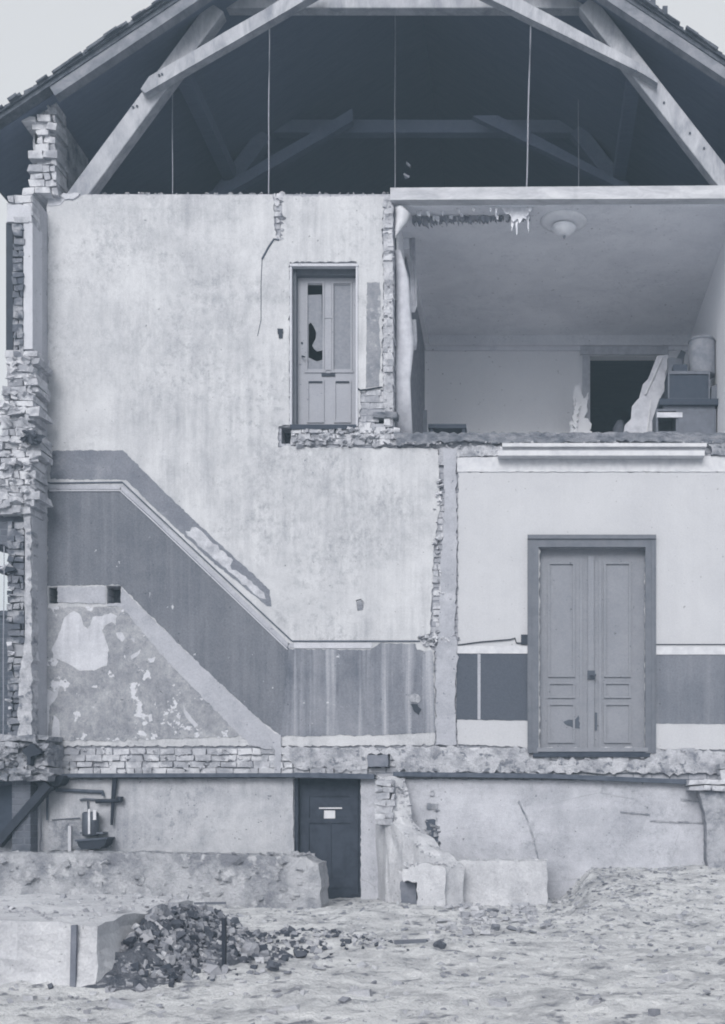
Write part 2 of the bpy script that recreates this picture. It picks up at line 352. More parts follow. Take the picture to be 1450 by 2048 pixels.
# ---------------------------------------------------------------- ground
def gauss(d, s): return math.exp(-(d/s)**2)
def gh(x, y):
    z = 0.0
    if y > -12 and abs(x-2) < 14:
        xr = P(1110, 1700).x
        e = max(0, min(1, (x-xr)/.5)); e = e*e*(3-2*e)
        z += .40*e*gauss(min(y, 0)/1.0, 2.4)
        mx_, my_ = -0.95, -6.3
        z += .17*math.exp(-(((x-mx_)/.75)**2+((y-my_)/.8)**2))
        z += .16*math.exp(-(((x-0.35)/.55)**2+((y+5.3)/.5)**2))
        z += .07*noise.noise(Vector((x*.8, y*.8, 3)))+.03*noise.noise(Vector((x*2.3, y*2.3, 8)))+.025*abs(noise.noise(Vector((x*5, y*5, 1))))+.02*abs(noise.noise(Vector((x*11, y*11, 6))))+.010*noise.noise(Vector((x*24, y*24, 2)))
    return z
bm = NB()
xs = [-400, -120, -40, -16]+[-8+i*.04 for i in range(0, 426)]+[11, 20, 60, 200, 500]
ys = [-60, -25, -14]+[-12+i*.04 for i in range(0, 301)]+[.6, 4, 9, 30, 120, 600]
vg = [[bm.verts.new((x, y, gh(x, y) if y <= .6 else -.02)) for x in xs] for y in ys]
for j in range(len(ys)-1):
    for i in range(len(xs)-1): bm.faces.new([vg[j][i], vg[j][i+1], vg[j+1][i+1], vg[j+1][i]])
g = build('ground', bm, M['ground'], smooth=False); tag(g, 'pale trampled ground strewn with crushed plaster and mortar', None, kind='structure')

# ---------------------------------------------------------------- the house
house = empty('house', P(725, 1800, 0)*1.0, 'half demolished brick house cut open, showing plastered inner walls, doors and open roof space', 'house')
H = house
def ho(name, bm, m, label=None, parent=None, smooth=False):
    o = build(name, bm, m, parent or H, smooth)
    if label: o['label'] = label
    return o
# brick core of the cross wall, Y .03 .. .33, with openings
UD = (583, 712, 528, 852); DD = (1078, 1291, 1094, 1500); BD = (588, 722, 1556, 1800)
bm = NB()
prism(bm, [(95, 386), (785, 386), (785, 872), (1500, 872), (1500, 1830), (722, 1830), (722, 1556), (588, 1556), (588, 1830), (60, 1830), (60, 1480), (95, 1480)],
      .03, .33, holes=[rect(*UD), rect(*DD), rect(97, 114, 1174, 1206), rect(214, 240, 1172, 1206), rect(562, 583.0-2, 853, 886), rect(748, 780, 822, 846), rect(735, 779, 1508, 1536)], ref=0)
ho('cross_wall', bm, M['core'])
# dark backs of the small sockets, pocket shade put into their colour
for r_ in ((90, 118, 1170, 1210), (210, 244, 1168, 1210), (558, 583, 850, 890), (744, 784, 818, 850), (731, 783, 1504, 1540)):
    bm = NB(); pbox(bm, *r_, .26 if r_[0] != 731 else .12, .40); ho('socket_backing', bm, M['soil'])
# plaster sheets on the stair side
def sheet(name, pts, m, Y0=0.0, Y1=.03, holes=(), amp=1.5, step=5, label=None, seed=0.0, keep=()):
    bm = NB(); prism(bm, ragged(pts, amp, step, seed=seed, keep=keep), Y0, Y1, holes=[ragged(h, .7, 12, seed=seed+5) for h in holes], ref=0)
    return ho(name, bm, m, label)
sheet('stair_wall_plaster', [(95, 390), (546, 390), (550, 470), (553, 480), (562, 478), (564, 392), (768, 392), (764, 470), (768, 560), (764, 700), (766, 780), (722, 778), (720, 832), (714, 850), (713, 523), (579, 523), (579, 850), (556, 853), (556, 893), (700, 895), (876, 898), (880, 1010), (868, 1100), (864, 1180), (860, 1268), (835, 1278), (868, 1302), (872, 1470), (868, 1490), (560, 1492), (95, 1492)],
      M['wall'], amp=1.6, seed=1, holes=[rect(92.8, 116, 1172, 1208)[0:0] or rect(97, 116, 1174, 1208), rect(213, 242, 1171, 1208), [(712, 1200), (722, 1197), (728, 1206), (726, 1222), (716, 1222)]], label='tall stained stairwell plaster')
sheet('side_band_plaster', [(734, 565), (760, 565), (762, 630), (757, 640), (762, 700), (758, 772), (732, 776)], M['panel_grey'], -.005, -.0005, amp=.8, seed=3, label='grey painted strip beside upper door')
# room side plaster
sheet('ground_room_plaster', [(916, 944), (1500, 944), (1500, 1500), (1290, 1498), (1290, 1092), (1079, 1092), (1079, 1496), (915, 1488), (912, 1300), (916, 1285)], M['wall_right'], amp=1.2, seed=9, label='clean pale plaster round the double door')
sheet('frieze', [(914, 915), (1500, 912), (1500, 944), (915, 944)], M['cornice'], -.012, .03, amp=.6, seed=2)
# dado paint layers
sheet('upper_band', [(106, 901), (246, 901), (330, 985), (430, 1079), (540, 1180), (543, 1213), (534, 1212), (430, 1128), (330, 1036), (252, 960), (100, 958)], M['upper_band'], -.005, -.0004, amp=1.2, label='dark worn band above the stair rail line')
sheet('stair_dado', [(96, 980), (246, 981), (300, 1028), (430, 1150), (575, 1293), (640, 1380), (620, 1468), (560, 1470), (520, 1440), (400, 1330), (250, 1180), (240, 1170), (96, 1171)], M['dado'], -.005, -.0004, amp=1.1, seed=4, label='dark grey dado climbing with the vanished stairs')
sheet('hall_dado', [(576, 1298), (740, 1300), (762, 1286), (830, 1288), (834, 1300), (866, 1304), (870, 1464), (770, 1470), (560, 1472), (570, 1400)], M['dado_low'], -.007, -.0056, amp=1.4, seed=5, label='water streaked grey dado')
sheet('landing_strip', [(116, 1174), (212, 1173), (211, 1207), (116, 1205)], M['stringer'], -.012, -.0004, amp=1.2, seed=16)
sheet('stair_stringer', [(243, 1176), (400, 1330), (549, 1468), (549, 1502), (500, 1490), (440, 1430), (330, 1318), (246, 1216), (216, 1212), (214, 1208), (242, 1207)], M['stringer'], -.012, -.0004, amp=1.4, seed=6, label='pale sloping strip where the stairs were fixed')
sheet('under_stair_plaster', [(92, 1214), (246, 1214), (330, 1318), (480, 1468), (470, 1474), (200, 1482), (92, 1480)], M['under'], -.009, -.0004, amp=1.8, seed=7, label='mottled peeling plaster under the stair line')
for k, pl in enumerate(([(118, 1270), (130, 1235), (148, 1222), (160, 1228), (168, 1250), (176, 1258), (186, 1234), (205, 1232), (222, 1226), (234, 1232), (232, 1250), (224, 1244), (210, 1252), (206, 1262), (212, 1280), (218, 1300), (214, 1330), (190, 1340), (160, 1342), (132, 1325), (108, 1316), (104, 1300)],
             [(232, 1266), (246, 1265), (250, 1276), (245, 1284), (236, 1276)], [(262, 1312), (282, 1299), (276, 1312), (264, 1320)], [(296, 1318), (312, 1314), (308, 1324), (300, 1326)], [(262, 1276), (270, 1276), (268, 1286)],
             [(298, 1430), (304, 1428), (306, 1442), (299, 1444)], [(92, 1375), (108, 1385), (120, 1370), (116, 1392), (100, 1412), (96, 1480), (88, 1480)], [(366, 1404), (372, 1420), (396, 1450), (390, 1456), (370, 1432)], [(108, 1430), (118, 1440), (122, 1482), (104, 1482)], [(352, 1432), (362, 1430), (360, 1440)])):
    bm = NB(); prism(bm, ragged(pl, .9, 6, seed=k*3.3), -.012, -.0092, ref=0); ho('bared_patch', bm, M['peel'])
bm = NB(); prism(bm, ragged([(392, 1054), (418, 1078), (468, 1122), (460, 1132), (508, 1168), (526, 1186), (532, 1200), (520, 1196), (440, 1128), (398, 1090), (372, 1064)], 2.5, 7, seed=4), -.0075, -.0052, ref=0)
ho('faded_patch', bm, M['faded'], 'faded pale patch in the band above the stair')
# rail line: raised light fillets with a dark groove strip
def poly_strip(bm, pts, wpx, Y0, Y1):
    for a, b in zip(pts, pts[1:]): beam(bm, a, b, wpx, Y0, Y1)
rl = [(70, 958), (100, 966), (244, 964), (410, 1120), (584, 1282), (840, 1282)]
bm = NB(); poly_strip(bm, rl, 2.6, -.016, -.0002); ho('rail_line', bm, M['iron'])
bm = NB(); poly_strip(bm, [(96, 974), (242, 974), (300, 1026), (576, 1291), (742, 1292)], 9, -.011, -.0006); ho('rail_backing', bm, M['stringer'])
bm = NB(); poly_strip(bm, [(98, 981), (240, 981), (300, 1036), (575, 1299)], 2.2, -.02, -.0004)
poly_strip(bm, [(588, 1291), (744, 1291)], 11, -.014, -.0006); ho('rail_fillet', bm, M['reveal'])
bm = NB(); pbox(bm, 914, 1058, 1292, 1307, -.014, -.0003, jit=.002); ho('dado_rail', bm, M['cornice']); bm = NB(); pbox(bm, 1312, 1500, 1294, 1309, -.014, -.0003, jit=.002); ho('dado_rail', bm, M['cornice'])
bm = NB(); tube(bm, [P(916, 1290, -.01), P(960, 1284, -.02), P(1020, 1279, -.02), P(1030, 1276, -.02), P(1033, 1286, -.02), P(1046, 1286, -.02)], .008); pbox(bm, 1312, 1500, 1288, 1290, -.008, -.0003); ho('bell_wire', bm, M['dark_metal'])
bm = NB(); pbox(bm, 1042, 1056, 1269, 1288, -.04, -.0003); ho('switch_box', bm, M['dark_metal'])
sheet('room_dado', [(913, 1307), (958, 1308), (962, 1302), (1058, 1304), (1058, 1441), (913, 1439)], M['dado_flat'], -.005, -.0003, amp=.5, label='dark grey dado left of the double door')
sheet('room_dado', [(1311, 1308), (1500, 1309), (1500, 1449), (1311, 1447)], M['dado_pale'], -.005, -.0003, amp=.4, label='streaked grey dado right of the double door')
bm = NB(); pbox(bm, 955, 961, 1308, 1439, -.008, -.0051, jit=.001); ho('paint_stripe', bm, M['stringer'])
# partition stub between hall and room: rough strip with brick ends
bm = NB(); prism(bm, ragged([(886, 898), (912, 900), (914, 1100), (910, 1270), (915, 1300), (910, 1400), (913, 1490), (872, 1490), (872, 1300), (878, 1270), (884, 1100), (890, 1000)], 2.2, 7, seed=12), -.03, .03, ref=0)
ho('partition_scar', bm, M['stringer'], 'pale ragged scar of a removed partition wall')
bm = NB(); bricks(bm, 866, 888, 985, 1270, .02, .02, 13, 22, vj=.008, yj=.05, keep=lambda x, y, r: r % 2 == 0 or R.random() < .35)
for k in range(26): rock(bm, P(R.uniform(868, 886), R.uniform(960, 1280), -.01), R.uniform(.02, .05))
for k in range(34): rock(bm, P(R.uniform(838, 915), 1283+R.uniform(-12, 8), -.01), R.uniform(.02, .05))
ho('scar_rubble', bm, M['brick'])
# chimney chase above upper door
bm = NB(); bricks(bm, 548, 566, 390, 482, .03, .02, 12, 16, vj=.008, yj=.03, keep=lambda x, y, r: R.random() < .8)
for k in range(16): rock(bm, P(R.uniform(550, 566), R.uniform(392, 480), .0), R.uniform(.02, .04))
ho('chase_rubble', bm, M['brick'])
bm = NB(); tube(bm, [P(558, 480, -.004), P(548, 478, -.006), P(537, 494, -.006), P(524, 518, -.006)], .012); tube(bm, [P(524, 518, -.005), P(522, 570, -.004), P(522, 640, -.004), P(515, 672, -.003)], .004); ho('cracked_pipe', bm, M['iron'])
bm = NB(); pbox(bm, 555, 566, 657, 667, -.015, .01, jit=.004); pbox(bm, 557, 565, 668, 676, -.01, .01, jit=.004); ho('switch_box', bm, M['dark_metal'])
# brick strip between stair wall and upper room
bm = NB(); bricks(bm, 766, 787, 392, 850, .03, .2, 13.2, 22, vj=.008, yj=.05, keep=lambda x, y, r: True)
for k in range(40): rock(bm, P(R.uniform(766, 786), R.uniform(395, 850), .0), R.uniform(.012, .035))
ho('edge_mortar', mort_back((767, 786, 392, 852, .0, .03)), M['rough_light'])
ho('toothed_brick_edge', bm, M['brick'])
bm = NB(); bricks(bm, 582, 800, 856, 890, .02, .05, 12, 26, vj=.012, yj=.06)
bricks(bm, 716, 786, 786, 856, .03, .03, 13, 30, vj=.008, yj=.02, keep=lambda x, y, r: not (744 < x < 786 and 815 < y < 850))
for k in range(60): rock(bm, P(R.uniform(586, 790), R.uniform(856, 892), -.03), R.uniform(.02, .05))
ho('threshold_bricks', bm, M['brick'], 'broken bricks under the upper door')
bm = NB(); tube(bm, [P(714, 776, -.01), P(722, 781, -.01), P(740, 778, -.01), P(764, 774, -.01)], .01); ho('pipe_stub', bm, M['dark_metal'])
bm = NB(); bricks(bm, 745, 800, 822, 834, -.02, .15, 12, 30, vj=.01); ho('lintel_stub', bm, M['slab'])
# crumbled band between ground floor and basement
bm = NB(); bricks(bm, 92, 735, 1494, 1548, .015, .05, 13, 34, vj=.010, yj=.045)
bricks(bm, 780, 1400, 1500, 1546, .02, .05, 13, 34, vj=.012, yj=.03, keep=lambda x, y, r: R.random() < .75)
for k in range(120): rock(bm, P(R.uniform(92, 1400), R.uniform(1496, 1548), -.005), R.uniform(.012, .045))
ho('broken_brick_band', bm, M['brick'], 'ragged brick courses left at the old floor level')
bm = NB(); prism(bm, ragged([(560, 1492), (600, 1496), (740, 1496), (900, 1492), (1000, 1500), (1056, 1494), (1060, 1512), (1080, 1520), (1290, 1520), (1312, 1500), (1400, 1505), (1500, 1500), (1500, 1548), (800, 1544), (780, 1510), (735, 1508), (735, 1540), (600, 1538), (560, 1505)], 4, 8, seed=22), -.03, .03, ref=0)
ho('crumbled_render', bm, M['rough_light'])
# iron beams at the cellar head
bm = NB(); tube(bm, [P(-20, 1572, -.12), P(60, 1558, -.12), P(140, 1552, -.12)], .03); beam(bm, (135, 1551), (590, 1550), 8, -.16, .02); beam(bm, (590, 1550), (748, 1553), 10, -.16, .02)
ho('cellar_beam', bm, M['iron'], 'dark iron beam over the cellar wall, left length')
bm = NB(); beam(bm, (786, 1548), (1100, 1552), 9, -.14, .02); beam(bm, (1100, 1552), (1385, 1564), 9, -.14, .02); ho('cellar_beam', bm, M['iron'], 'dark iron beam over the cellar wall, right length')
# cellar plaster
sheet('cellar_plaster', [(60, 1560), (586, 1556), (588, 1700), (588, 1830), (60, 1830)], M['limewash'], -.02, .03, amp=1, seed=31, label='limewashed cellar wall left of the dark door')
sheet('cellar_plaster', [(722, 1558), (1500, 1562), (1500, 1840), (722, 1840)], M['limewash2'], -.02, .03, amp=1, seed=33, label='limewashed cellar wall right of the dark door')
# pilaster between: brick strip right of basement door
bm = NB(); bricks(bm, 852, 876, 1565, 1710, .0, .03, 13, 22, vj=.012, yj=.05, keep=lambda x, y, r: R.random() < .6)
for k in range(14): rock(bm, P(R.uniform(852, 876), R.uniform(1600, 1700), -.02), R.uniform(.02, .06))
ho('cellar_scar', bm, M['rough'])
bm = NB(); prism(bm, ragged([(852, 1638), (872, 1640), (876, 1668), (880, 1700), (870, 1706), (858, 1690)], 2, 5), -.03, -.0201, ref=0); ho('scar_niche_shade', bm, M['iron'])  # flat dark sheet stands in for the shade inside a niche
# cellar door
bm = NB(); prism(bm, rect(592, 722, 1556, 1800), .17, .21, ref=.17); d = ho('cellar_door', bm, M['dark_door'], 'dark cellar door with a white paper notice')
bm = NB()
for r_ in ((600, 618, 1560, 1790), (700, 716, 1560, 1790), (618, 700, 1568, 1592), (618, 700, 1636, 1646), (654, 662, 1646, 1760), (618, 700, 1758, 1776)): pbox(bm, *r_, .15, .1698, jit=.001)
ho('door_rail', bm, M['dark_door'], parent=d)
bm = NB(); pbox(bm, 648, 670, 1621, 1637, .142, .149, jit=.002); pbox(bm, 638, 684, 1615, 1618, .14, .149, jit=.002); ho('notice', bm, M['paper'], parent=d)
bm = NB(); prism(bm, [(586, 1556), (596, 1556), (596, 1820), (586, 1820)], .05, .17, ref=.05); ho('door_jamb', bm, M['dark_door'], parent=d)
# upper door
bm = NB(); prism(bm, rect(588, 712, 545, 853), .20, .235, holes=[rect(615, 645, 569, 738), rect(667, 701, 569, 738)], ref=.20); d = ho('upper_door', bm, M['door_paint'], 'grey glazed door with a smashed left pane')
bm = NB(); prism(bm, [(615, 589), (643, 588), (645, 700), (634, 702), (627, 696), (624, 690), (631, 676), (632, 664), (627, 652), (621, 644), (617, 648), (617, 738), (615, 738)], .214, .219, ref=.2)
prism(bm, [(617, 714), (633, 722), (645, 718), (645, 738), (617, 738)], .214, .219, ref=.2)
ho('broken_pane', bm, M['glass'], parent=d)
bm = NB(); prism(bm, rect(666, 702, 568, 739), .214, .219, ref=.2); ho('pane', bm, M['glass'], parent=d)
bm = NB()
for a, b in ((612, 648), (664, 704)):
    for r_ in ((a, a+3, 566, 741), (b-3, b, 566, 741), (a-3, b+3, 741, 745), (a, b, 563, 566)): pbox(bm, *r_, .185, .1998)
ho('glazing_bead', bm, M['door_paint'], parent=d)
bm = NB()
for a, b in ((614, 648), (668, 702)):
    for r_ in ((a, a+3, 762, 842), (b-3, b, 762, 842), (a, b, 759, 762), (a, b, 842, 845)): pbox(bm, *r_, .182, .1998)
ho('panel_moulding', bm, M['door_paint'], parent=d)
bm = NB()
for a, b in ((614, 648), (668, 702)): pbox(bm, a+2, b-2, 762.2, 765, .1835, .1996)  # dark strips along the tops of both lower panels
pbox(bm, 643, 670, 746, 752, .185, .1998); ho('letter_slot_and_strips', bm, M['dark_metal'], parent=d)
bm = NB(); tube(bm, [P(604, 712, .2), P(604, 712, .14), P(610, 714, .13)], .009); tube(bm, [P(604, 686, .2), P(604, 686, .185)], .014); ho('handle', bm, M['dark_metal'], parent=d)
bm = NB(); pbox(bm, 651, 663, 570, 740, .188, .1997); pbox(bm, 649, 665, 632, 636, .18, .1998); ho('mullion', bm, M['door_paint'], parent=d)
bm = NB(); pbox(bm, 584, 592, 540, 852, .08, .2); pbox(bm, 592, 712, 534, 550, .12, .2); ho('door_frame', bm, M['grey_frame'], parent=d)
bm = NB(); pbox(bm, 579.5, 716, 527, 532, -.03, .05); pbox(bm, 579.5, 583.5, 532, 852, -.02, .05); pbox(bm, 711.5, 715.5, 532, 852, -.02, .05); ho('plaster_bead', bm, M['reveal'], parent=d)
bm = NB(); pbox(bm, 580, 712, 849, 858, -.03, .24, jit=.003); ho('sill', bm, M['dark_wood'], parent=d)
# double door
bm = NB(); prism(bm, rect(1078, 1291, 1094, 1504), .12, .16, ref=.12); d = ho('double_door', bm, M['grey_paint'], 'tall grey panelled double door with a dark scuff low down')
bm = NB(); prism(bm, [(1055, 1506), (1055, 1072), (1312, 1072), (1312, 1506), (1291, 1506), (1291, 1094), (1077, 1094), (1077, 1506)], -.05, .02, ref=-.05)
prism(bm, [(1055, 1078), (1055, 1070), (1312, 1070), (1312, 1078)], -.075, -.0505, ref=-.05)
for a in (1058, 1304): pbox(bm, a, a+5, 1080, 1506, -.062, -.0502)
ho('door_frame', bm, M['grey_frame'], parent=d)
bm = NB()
for a, b in ((1096, 1150), (1208, 1262)):
    for (t, u) in ((1128, 1350), (1368, 1392), (1410, 1482)):
        for r_ in ((a, a+4, t, u), (b-4, b, t, u), (a, b, t-4, t), (a, b, u, u+4)): pbox(bm, *r_, .096, .1198)
ho('panel_moulding', bm, M['grey_paint'], parent=d)
bm = NB(); pbox(bm, 1176, 1188, 1112, 1500, .085, .1195); pbox(bm, 1160, 1165, 1112, 1500, .105, .1197); pbox(bm, 1198, 1203, 1112, 1500, .105, .1197); ho('meeting_stile', bm, M['grey_paint'], parent=d)
bm = NB(); pbox(bm, 1175, 1190, 1341, 1358, .06, .0845); tube(bm, [P(1182, 1350, .07), P(1182, 1350, .0), P(1192, 1350, -.01)], .014); ho('handle', bm, M['smudge'], parent=d)
bm = NB(); prism(bm, ragged([(1126, 1442), (1150, 1438), (1158, 1430), (1160, 1458), (1146, 1456), (1130, 1448)], 2, 5, seed=8), .1165, .1196, ref=.12); pbox(bm, 1190, 1194, 1425, 1460, .098, .1196); ho('scuff', bm, M['smudge'], parent=d)
bm = NB(); pbox(bm, 1074, 1296, 1495, 1503, -.06, .1, jit=.002); ho('threshold', bm, M['grey_paint'], parent=d)
bm = NB(); pbox(bm, 1066, 1300, 1503, 1514, -.045, .1, jit=.004); ho('sill', bm, M['dark_wood'], parent=d)
# cornice and slab edge under the upper room
bm = NB()
for (a, b, y0) in ((886, 893, -.16), (893, 901, -.10), (901, 911, -.17)): pbox(bm, 1000+(893-a)*.6, 1414-(a-886)*.3, a, b, y0, -.02)
ho('cornice', bm, M['cornice'], 'white moulded cornice length')
bm = NB(); prism(bm, ragged([(788, 868), (1500, 868), (1500, 886), (1415, 890), (1300, 884), (1000, 889), (930, 884), (792, 893)], 2.2, 8, seed=15), -.06, 4.6, ref=0); ho('floor_slab', bm, M['slab'], 'broken edge of the upper floor')
bm = NB(); prism(bm, ragged([(876, 896), (1000, 890), (1008, 912), (914, 915), (912, 930), (880, 930)], 2.5, 6, seed=16), -.02, .03, ref=0)
for k in range(60): rock(bm, P(R.uniform(800, 1450), 888+R.uniform(-4, 5), -.06), R.uniform(.012, .03))
ho('crumbled_ceiling_edge', bm, M['rough_light'])
bm = NB(); prism(bm, ragged([(1414, 884), (1500, 880), (1500, 912), (1420, 912)], 3, 6, seed=17), -.05, .0295, ref=0); ho('broken_cornice_end', bm, M['rough'])
bm = NB(); wbox(bm, P(792, 0).x, P(1474, 0).x, .2, 4.25, P(0, 868).z+.001, P(0, 868).z+.03, jit=.0); ho('bounce_floor', bm, M['cornice'], 'unseen pale floor added to bounce light into the upper room')  # unseen pale floor, added to throw light up into the room
# wall patches
bm = NB(); prism(bm, ragged([(714, 1202), (722, 1199), (727, 1207), (724, 1220), (716, 1220)], 1.5, 4), .012, .028, ref=0); prism(bm, ragged([(816, 1390), (838, 1388), (842, 1400), (836, 1408), (822, 1404)], 2, 4, seed=3), -.02, -.0072, ref=0); ho('wall_stain', bm, M['rough'])
bm = NB(); prism(bm, ragged([(821, 1408), (836, 1408), (842, 1418), (838, 1428), (828, 1424)], 1.5, 4, seed=5), -.02, -.0073, ref=0); ho('gas_outlet', bm, M['dark_metal'])
bm = NB(); prism(bm, ragged([(540, 1464), (562, 1470), (562, 1548), (550, 1548), (549, 1500)], 1.2, 8, seed=5), -.034, -.006, ref=0); ho('stringer_foot', bm, M['stringer'])
# ------------ upper right room
YB = 4.25
def room_pt(px, py): return P(px, py, 0)
xl, ztop = XZ(787, 407); xr, zfl = XZ(1474, 868)
bm = NB(); wbox(bm, xl, xl+.03, .331, YB, zfl, ztop); ho('room_left_wall', bm, M['room_wall'])
bm = NB(); pr_ = [(1.7, zfl), (YB-.11, zfl), (YB-.11, ztop-.2), (1.2, ztop-.001), (1.0, ztop-.4), (1.5, ztop-1.2), (1.35, ztop-2.0)]
for xq in (xl+.031, xl+.045): bm.faces.new([bm.verts.new((xq, y_, z_)) for y_, z_ in pr_])
ho('left_wall_dark_strip', bm, M['lath'], 'dark ragged strip on the rear part of the left wall')  # darker sheet over the rear part of the left wall
bm = NB(); wbox(bm, xr, xr+.3, -.05, YB, zfl, ztop); ho('room_right_wall', bm, M['room_wall'])
bm = NB(); wbox(bm, xl, xr, .06, YB, ztop+.0, ztop+.05); ho('room_ceiling', bm, M['room_ceiling'])
dl, dt = XZ(1180, 712, YB); dr, _ = XZ(1316, 712, YB)
bm = NB(); wbox(bm, xl, dl, YB, YB+.2, zfl-.1, ztop+.05); wbox(bm, dr, xr, YB, YB+.2, zfl-.1, ztop+.05); wbox(bm, dl, dr, YB, YB+.2, dt, ztop+.05)
ho('room_back_wall', bm, M['room_wall'])
bm = NB(); wbox(bm, xl+.03, xr, YB-.10, YB, ztop-.16, ztop); wbox(bm, xl+.03, xr, YB-.05, YB, ztop-.22, ztop-.16); wbox(bm, xl+.03, xl+.11, .9, YB-.1, ztop-.14, ztop-.001); ho('room_cove', bm, M['room_ceiling'])
bm = NB()
wbox(bm, dl-.12, dl, YB-.04, YB, zfl, dt+.1); wbox(bm, dr, dr+.12, YB-.04, YB, zfl, dt+.1); wbox(bm, dl-.16, dr+.16, YB-.07, YB-.0401, dt, dt+.13)
ho('doorway_trim', bm, M['wallpaper'])
# torn lining hanging from the left wall
def curled(bm, prof, dy=.02):
    cols = []
    for (px0, px1, py, Y, off) in prof:
        a = P(px0, py, Y); b = P(px1, py, Y); row = []
        for k in range(7):
            t = k/6; p = a.lerp(b, t); p.y += off*math.sin(t*math.pi)+noise.noise(p*4)*.05; row.append(bm.verts.new(p))
        cols.append(row)
    for r0, r1 in zip(cols, cols[1:]):
        for k in range(6): bm.faces.new([r0[k], r0[k+1], r1[k+1], r1[k]])
def solid(o, t=.006):
    m = o.modifiers.new('thick', 'SOLIDIFY'); m.thickness = t; return o
bm = NB(); curled(bm, [(789, 812, 416, .05, -.06), (790, 822, 428, .08, -.1), (790, 816, 445, .08, -.08), (790, 800, 462, .06, -.03), (790, 792, 476, .05, 0)]); solid(ho('torn_wallpaper', bm, M['paper'], 'bright torn flap at the top left of the upper room', smooth=True))
bm = NB(); curled(bm, [(791, 801, 500, .2, .0), (791, 818, 560, .3, -.05), (791, 822, 620, .3, -.1), (791, 828, 690, .3, -.05), (791, 820, 760, .3, -.02), (791, 825, 868, .3, 0)]); solid(ho('wall_lining', bm, M['wallpaper'], 'loose pale lining along the left wall of the upper room', smooth=True))
bm = NB(); curled(bm, [(818, 830, 470, .9, 0), (820, 832, 540, .9, .05), (820, 834, 610, .9, .05), (822, 830, 625, .9, 0)]); solid(ho('torn_wallpaper', bm, M['wallpaper'], 'narrow strip of wallpaper hanging inside the left wall', smooth=True))
bm = NB(); curled(bm, [(820, 832, 640, .7, 0), (820, 834, 680, .7, -.05), (824, 832, 700, .7, 0)]); solid(ho('torn_wallpaper', bm, M['wallpaper'], 'short curl of wallpaper low on the left wall', smooth=True))
# torn ceiling plaster flaps
bm = NB()
for k in range(26):
    x = R.uniform(820, 1075); h = R.uniform(3, 12)*(1.6 if 985 < x < 1065 else 1); wd_ = R.uniform(3, 9); yb = .06+R.uniform(0, .25)
    prism(bm, ragged([(x, 410), (x+wd_, 410), (x+wd_*R.uniform(.3, 1), 412+h), (x+wd_*R.uniform(0, .4), 412+h*R.uniform(.4, .9))], 1, 3, seed=k*2.7), yb, yb+.012, ref=0)
prism(bm, ragged([(985, 411), (1068, 411), (1066, 422), (1056, 428), (1052, 442), (1046, 436), (1040, 446), (1034, 436), (1026, 444), (1022, 430), (1008, 426), (1000, 416)], 2.4, 4, seed=4), .1, .115, ref=.1)
for x, yb_, wd_ in ((1021, 462, 5), (1030, 470, 6), (1054, 466, 5)): prism(bm, ragged([(x, 428), (x+wd_, 430), (x+wd_*.8, yb_-10), (x+wd_*.5, yb_), (x+1, yb_-16)], 1.2, 4, seed=x), .13, .137, ref=.12)
ho('hanging_plaster', bm, M['torn'], 'shreds of plaster hanging from the upper room ceiling')
bm = NB()
for k in range(60): prism(bm, ragged([(820+k*4, 408), (824+k*4, 408), (824+k*4+R.uniform(-2, 2), 412+R.uniform(4, 22)*(1-k/75)), (820+k*4, 412+R.uniform(3, 16)*(1-k/75))], .6, 4, seed=k*1.7), .3+R.uniform(-.02, .02), .35, ref=0)
ho('bared_lath', bm, M['lath'])
# ------------ attic floor beam and floor
bm = NB(); hexa(bm, [(*P(782, 404, 0).xz[0:1], -.08, P(782, 406).z), (P(1500, 402).x, -.08, P(1500, 403).z), (P(1500, 402).x, .1, P(1500, 403).z), (P(782, 404).x, .1, P(782, 406).z),
                       (P(782, 380).x, -.08, P(782, 382).z), (P(1500, 376).x, -.08, P(1500, 377).z), (P(1500, 376).x, .1, P(1500, 377).z), (P(782, 380).x, .1, P(782, 382).z)]); ho('attic_floor_beam', bm, M['beam'], 'long pale beam over the upper room')
xa, za = XZ(95, 388); xb, _ = XZ(1560, 388)
bm = NB(); wbox(bm, xa, xb, .34, 8, za-.1, za-.01); ho('attic_floor', bm, M['boards'])
bm = NB(); prism(bm, ragged([(128, 388), (160, 388), (158, 394), (146, 401), (132, 399), (120, 392)], 1.5, 5), -.02, .02, ref=0); prism(bm, ragged([(95, 388), (124, 390), (132, 400), (118, 412), (95, 412)], 2, 6, seed=3), -.006, .0, ref=0); ho('plaster_patch', bm, M['reveal'])
bm = NB()
for k in range(50): rock(bm, P(R.uniform(160, 780), 387, .05+R.uniform(0, .2)), R.uniform(.01, .028))
ho('wall_top_debris', bm, M['rough_light'])
# ------------ roof
YF, YE = -.38, 8.2
RX = 805
def roof_line(px): return 223-.666*px if px <= RX else 223-.666*(2*RX-px)
def rp(px, dz=0.0):            # point on roof top line, in metres at YF
    x, z = XZ(px, roof_line(px), YF); return x, z+dz
def slab_along_y(bm, prof, y0, y1, mi=0):
    n = len(prof); a = [bm.verts.new((x, y0, z)) for x, z in prof]; b = [bm.verts.new((x, y1, z)) for x, z in prof]
    for t in tessellate_polygon([[Vector((x, z, 0)) for x, z in prof]]):
        bm.faces.new([a[i] for i in t]); bm.faces.new([b[i] for i in t])
    for i in range(n): bm.faces.new([a[i], a[(i+1) % n], b[(i+1) % n], b[i]])
EAVE = -78
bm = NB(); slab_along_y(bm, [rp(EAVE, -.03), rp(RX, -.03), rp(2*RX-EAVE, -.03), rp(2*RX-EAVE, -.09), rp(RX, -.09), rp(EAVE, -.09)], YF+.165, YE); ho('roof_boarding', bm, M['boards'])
rng = random.Random(3)
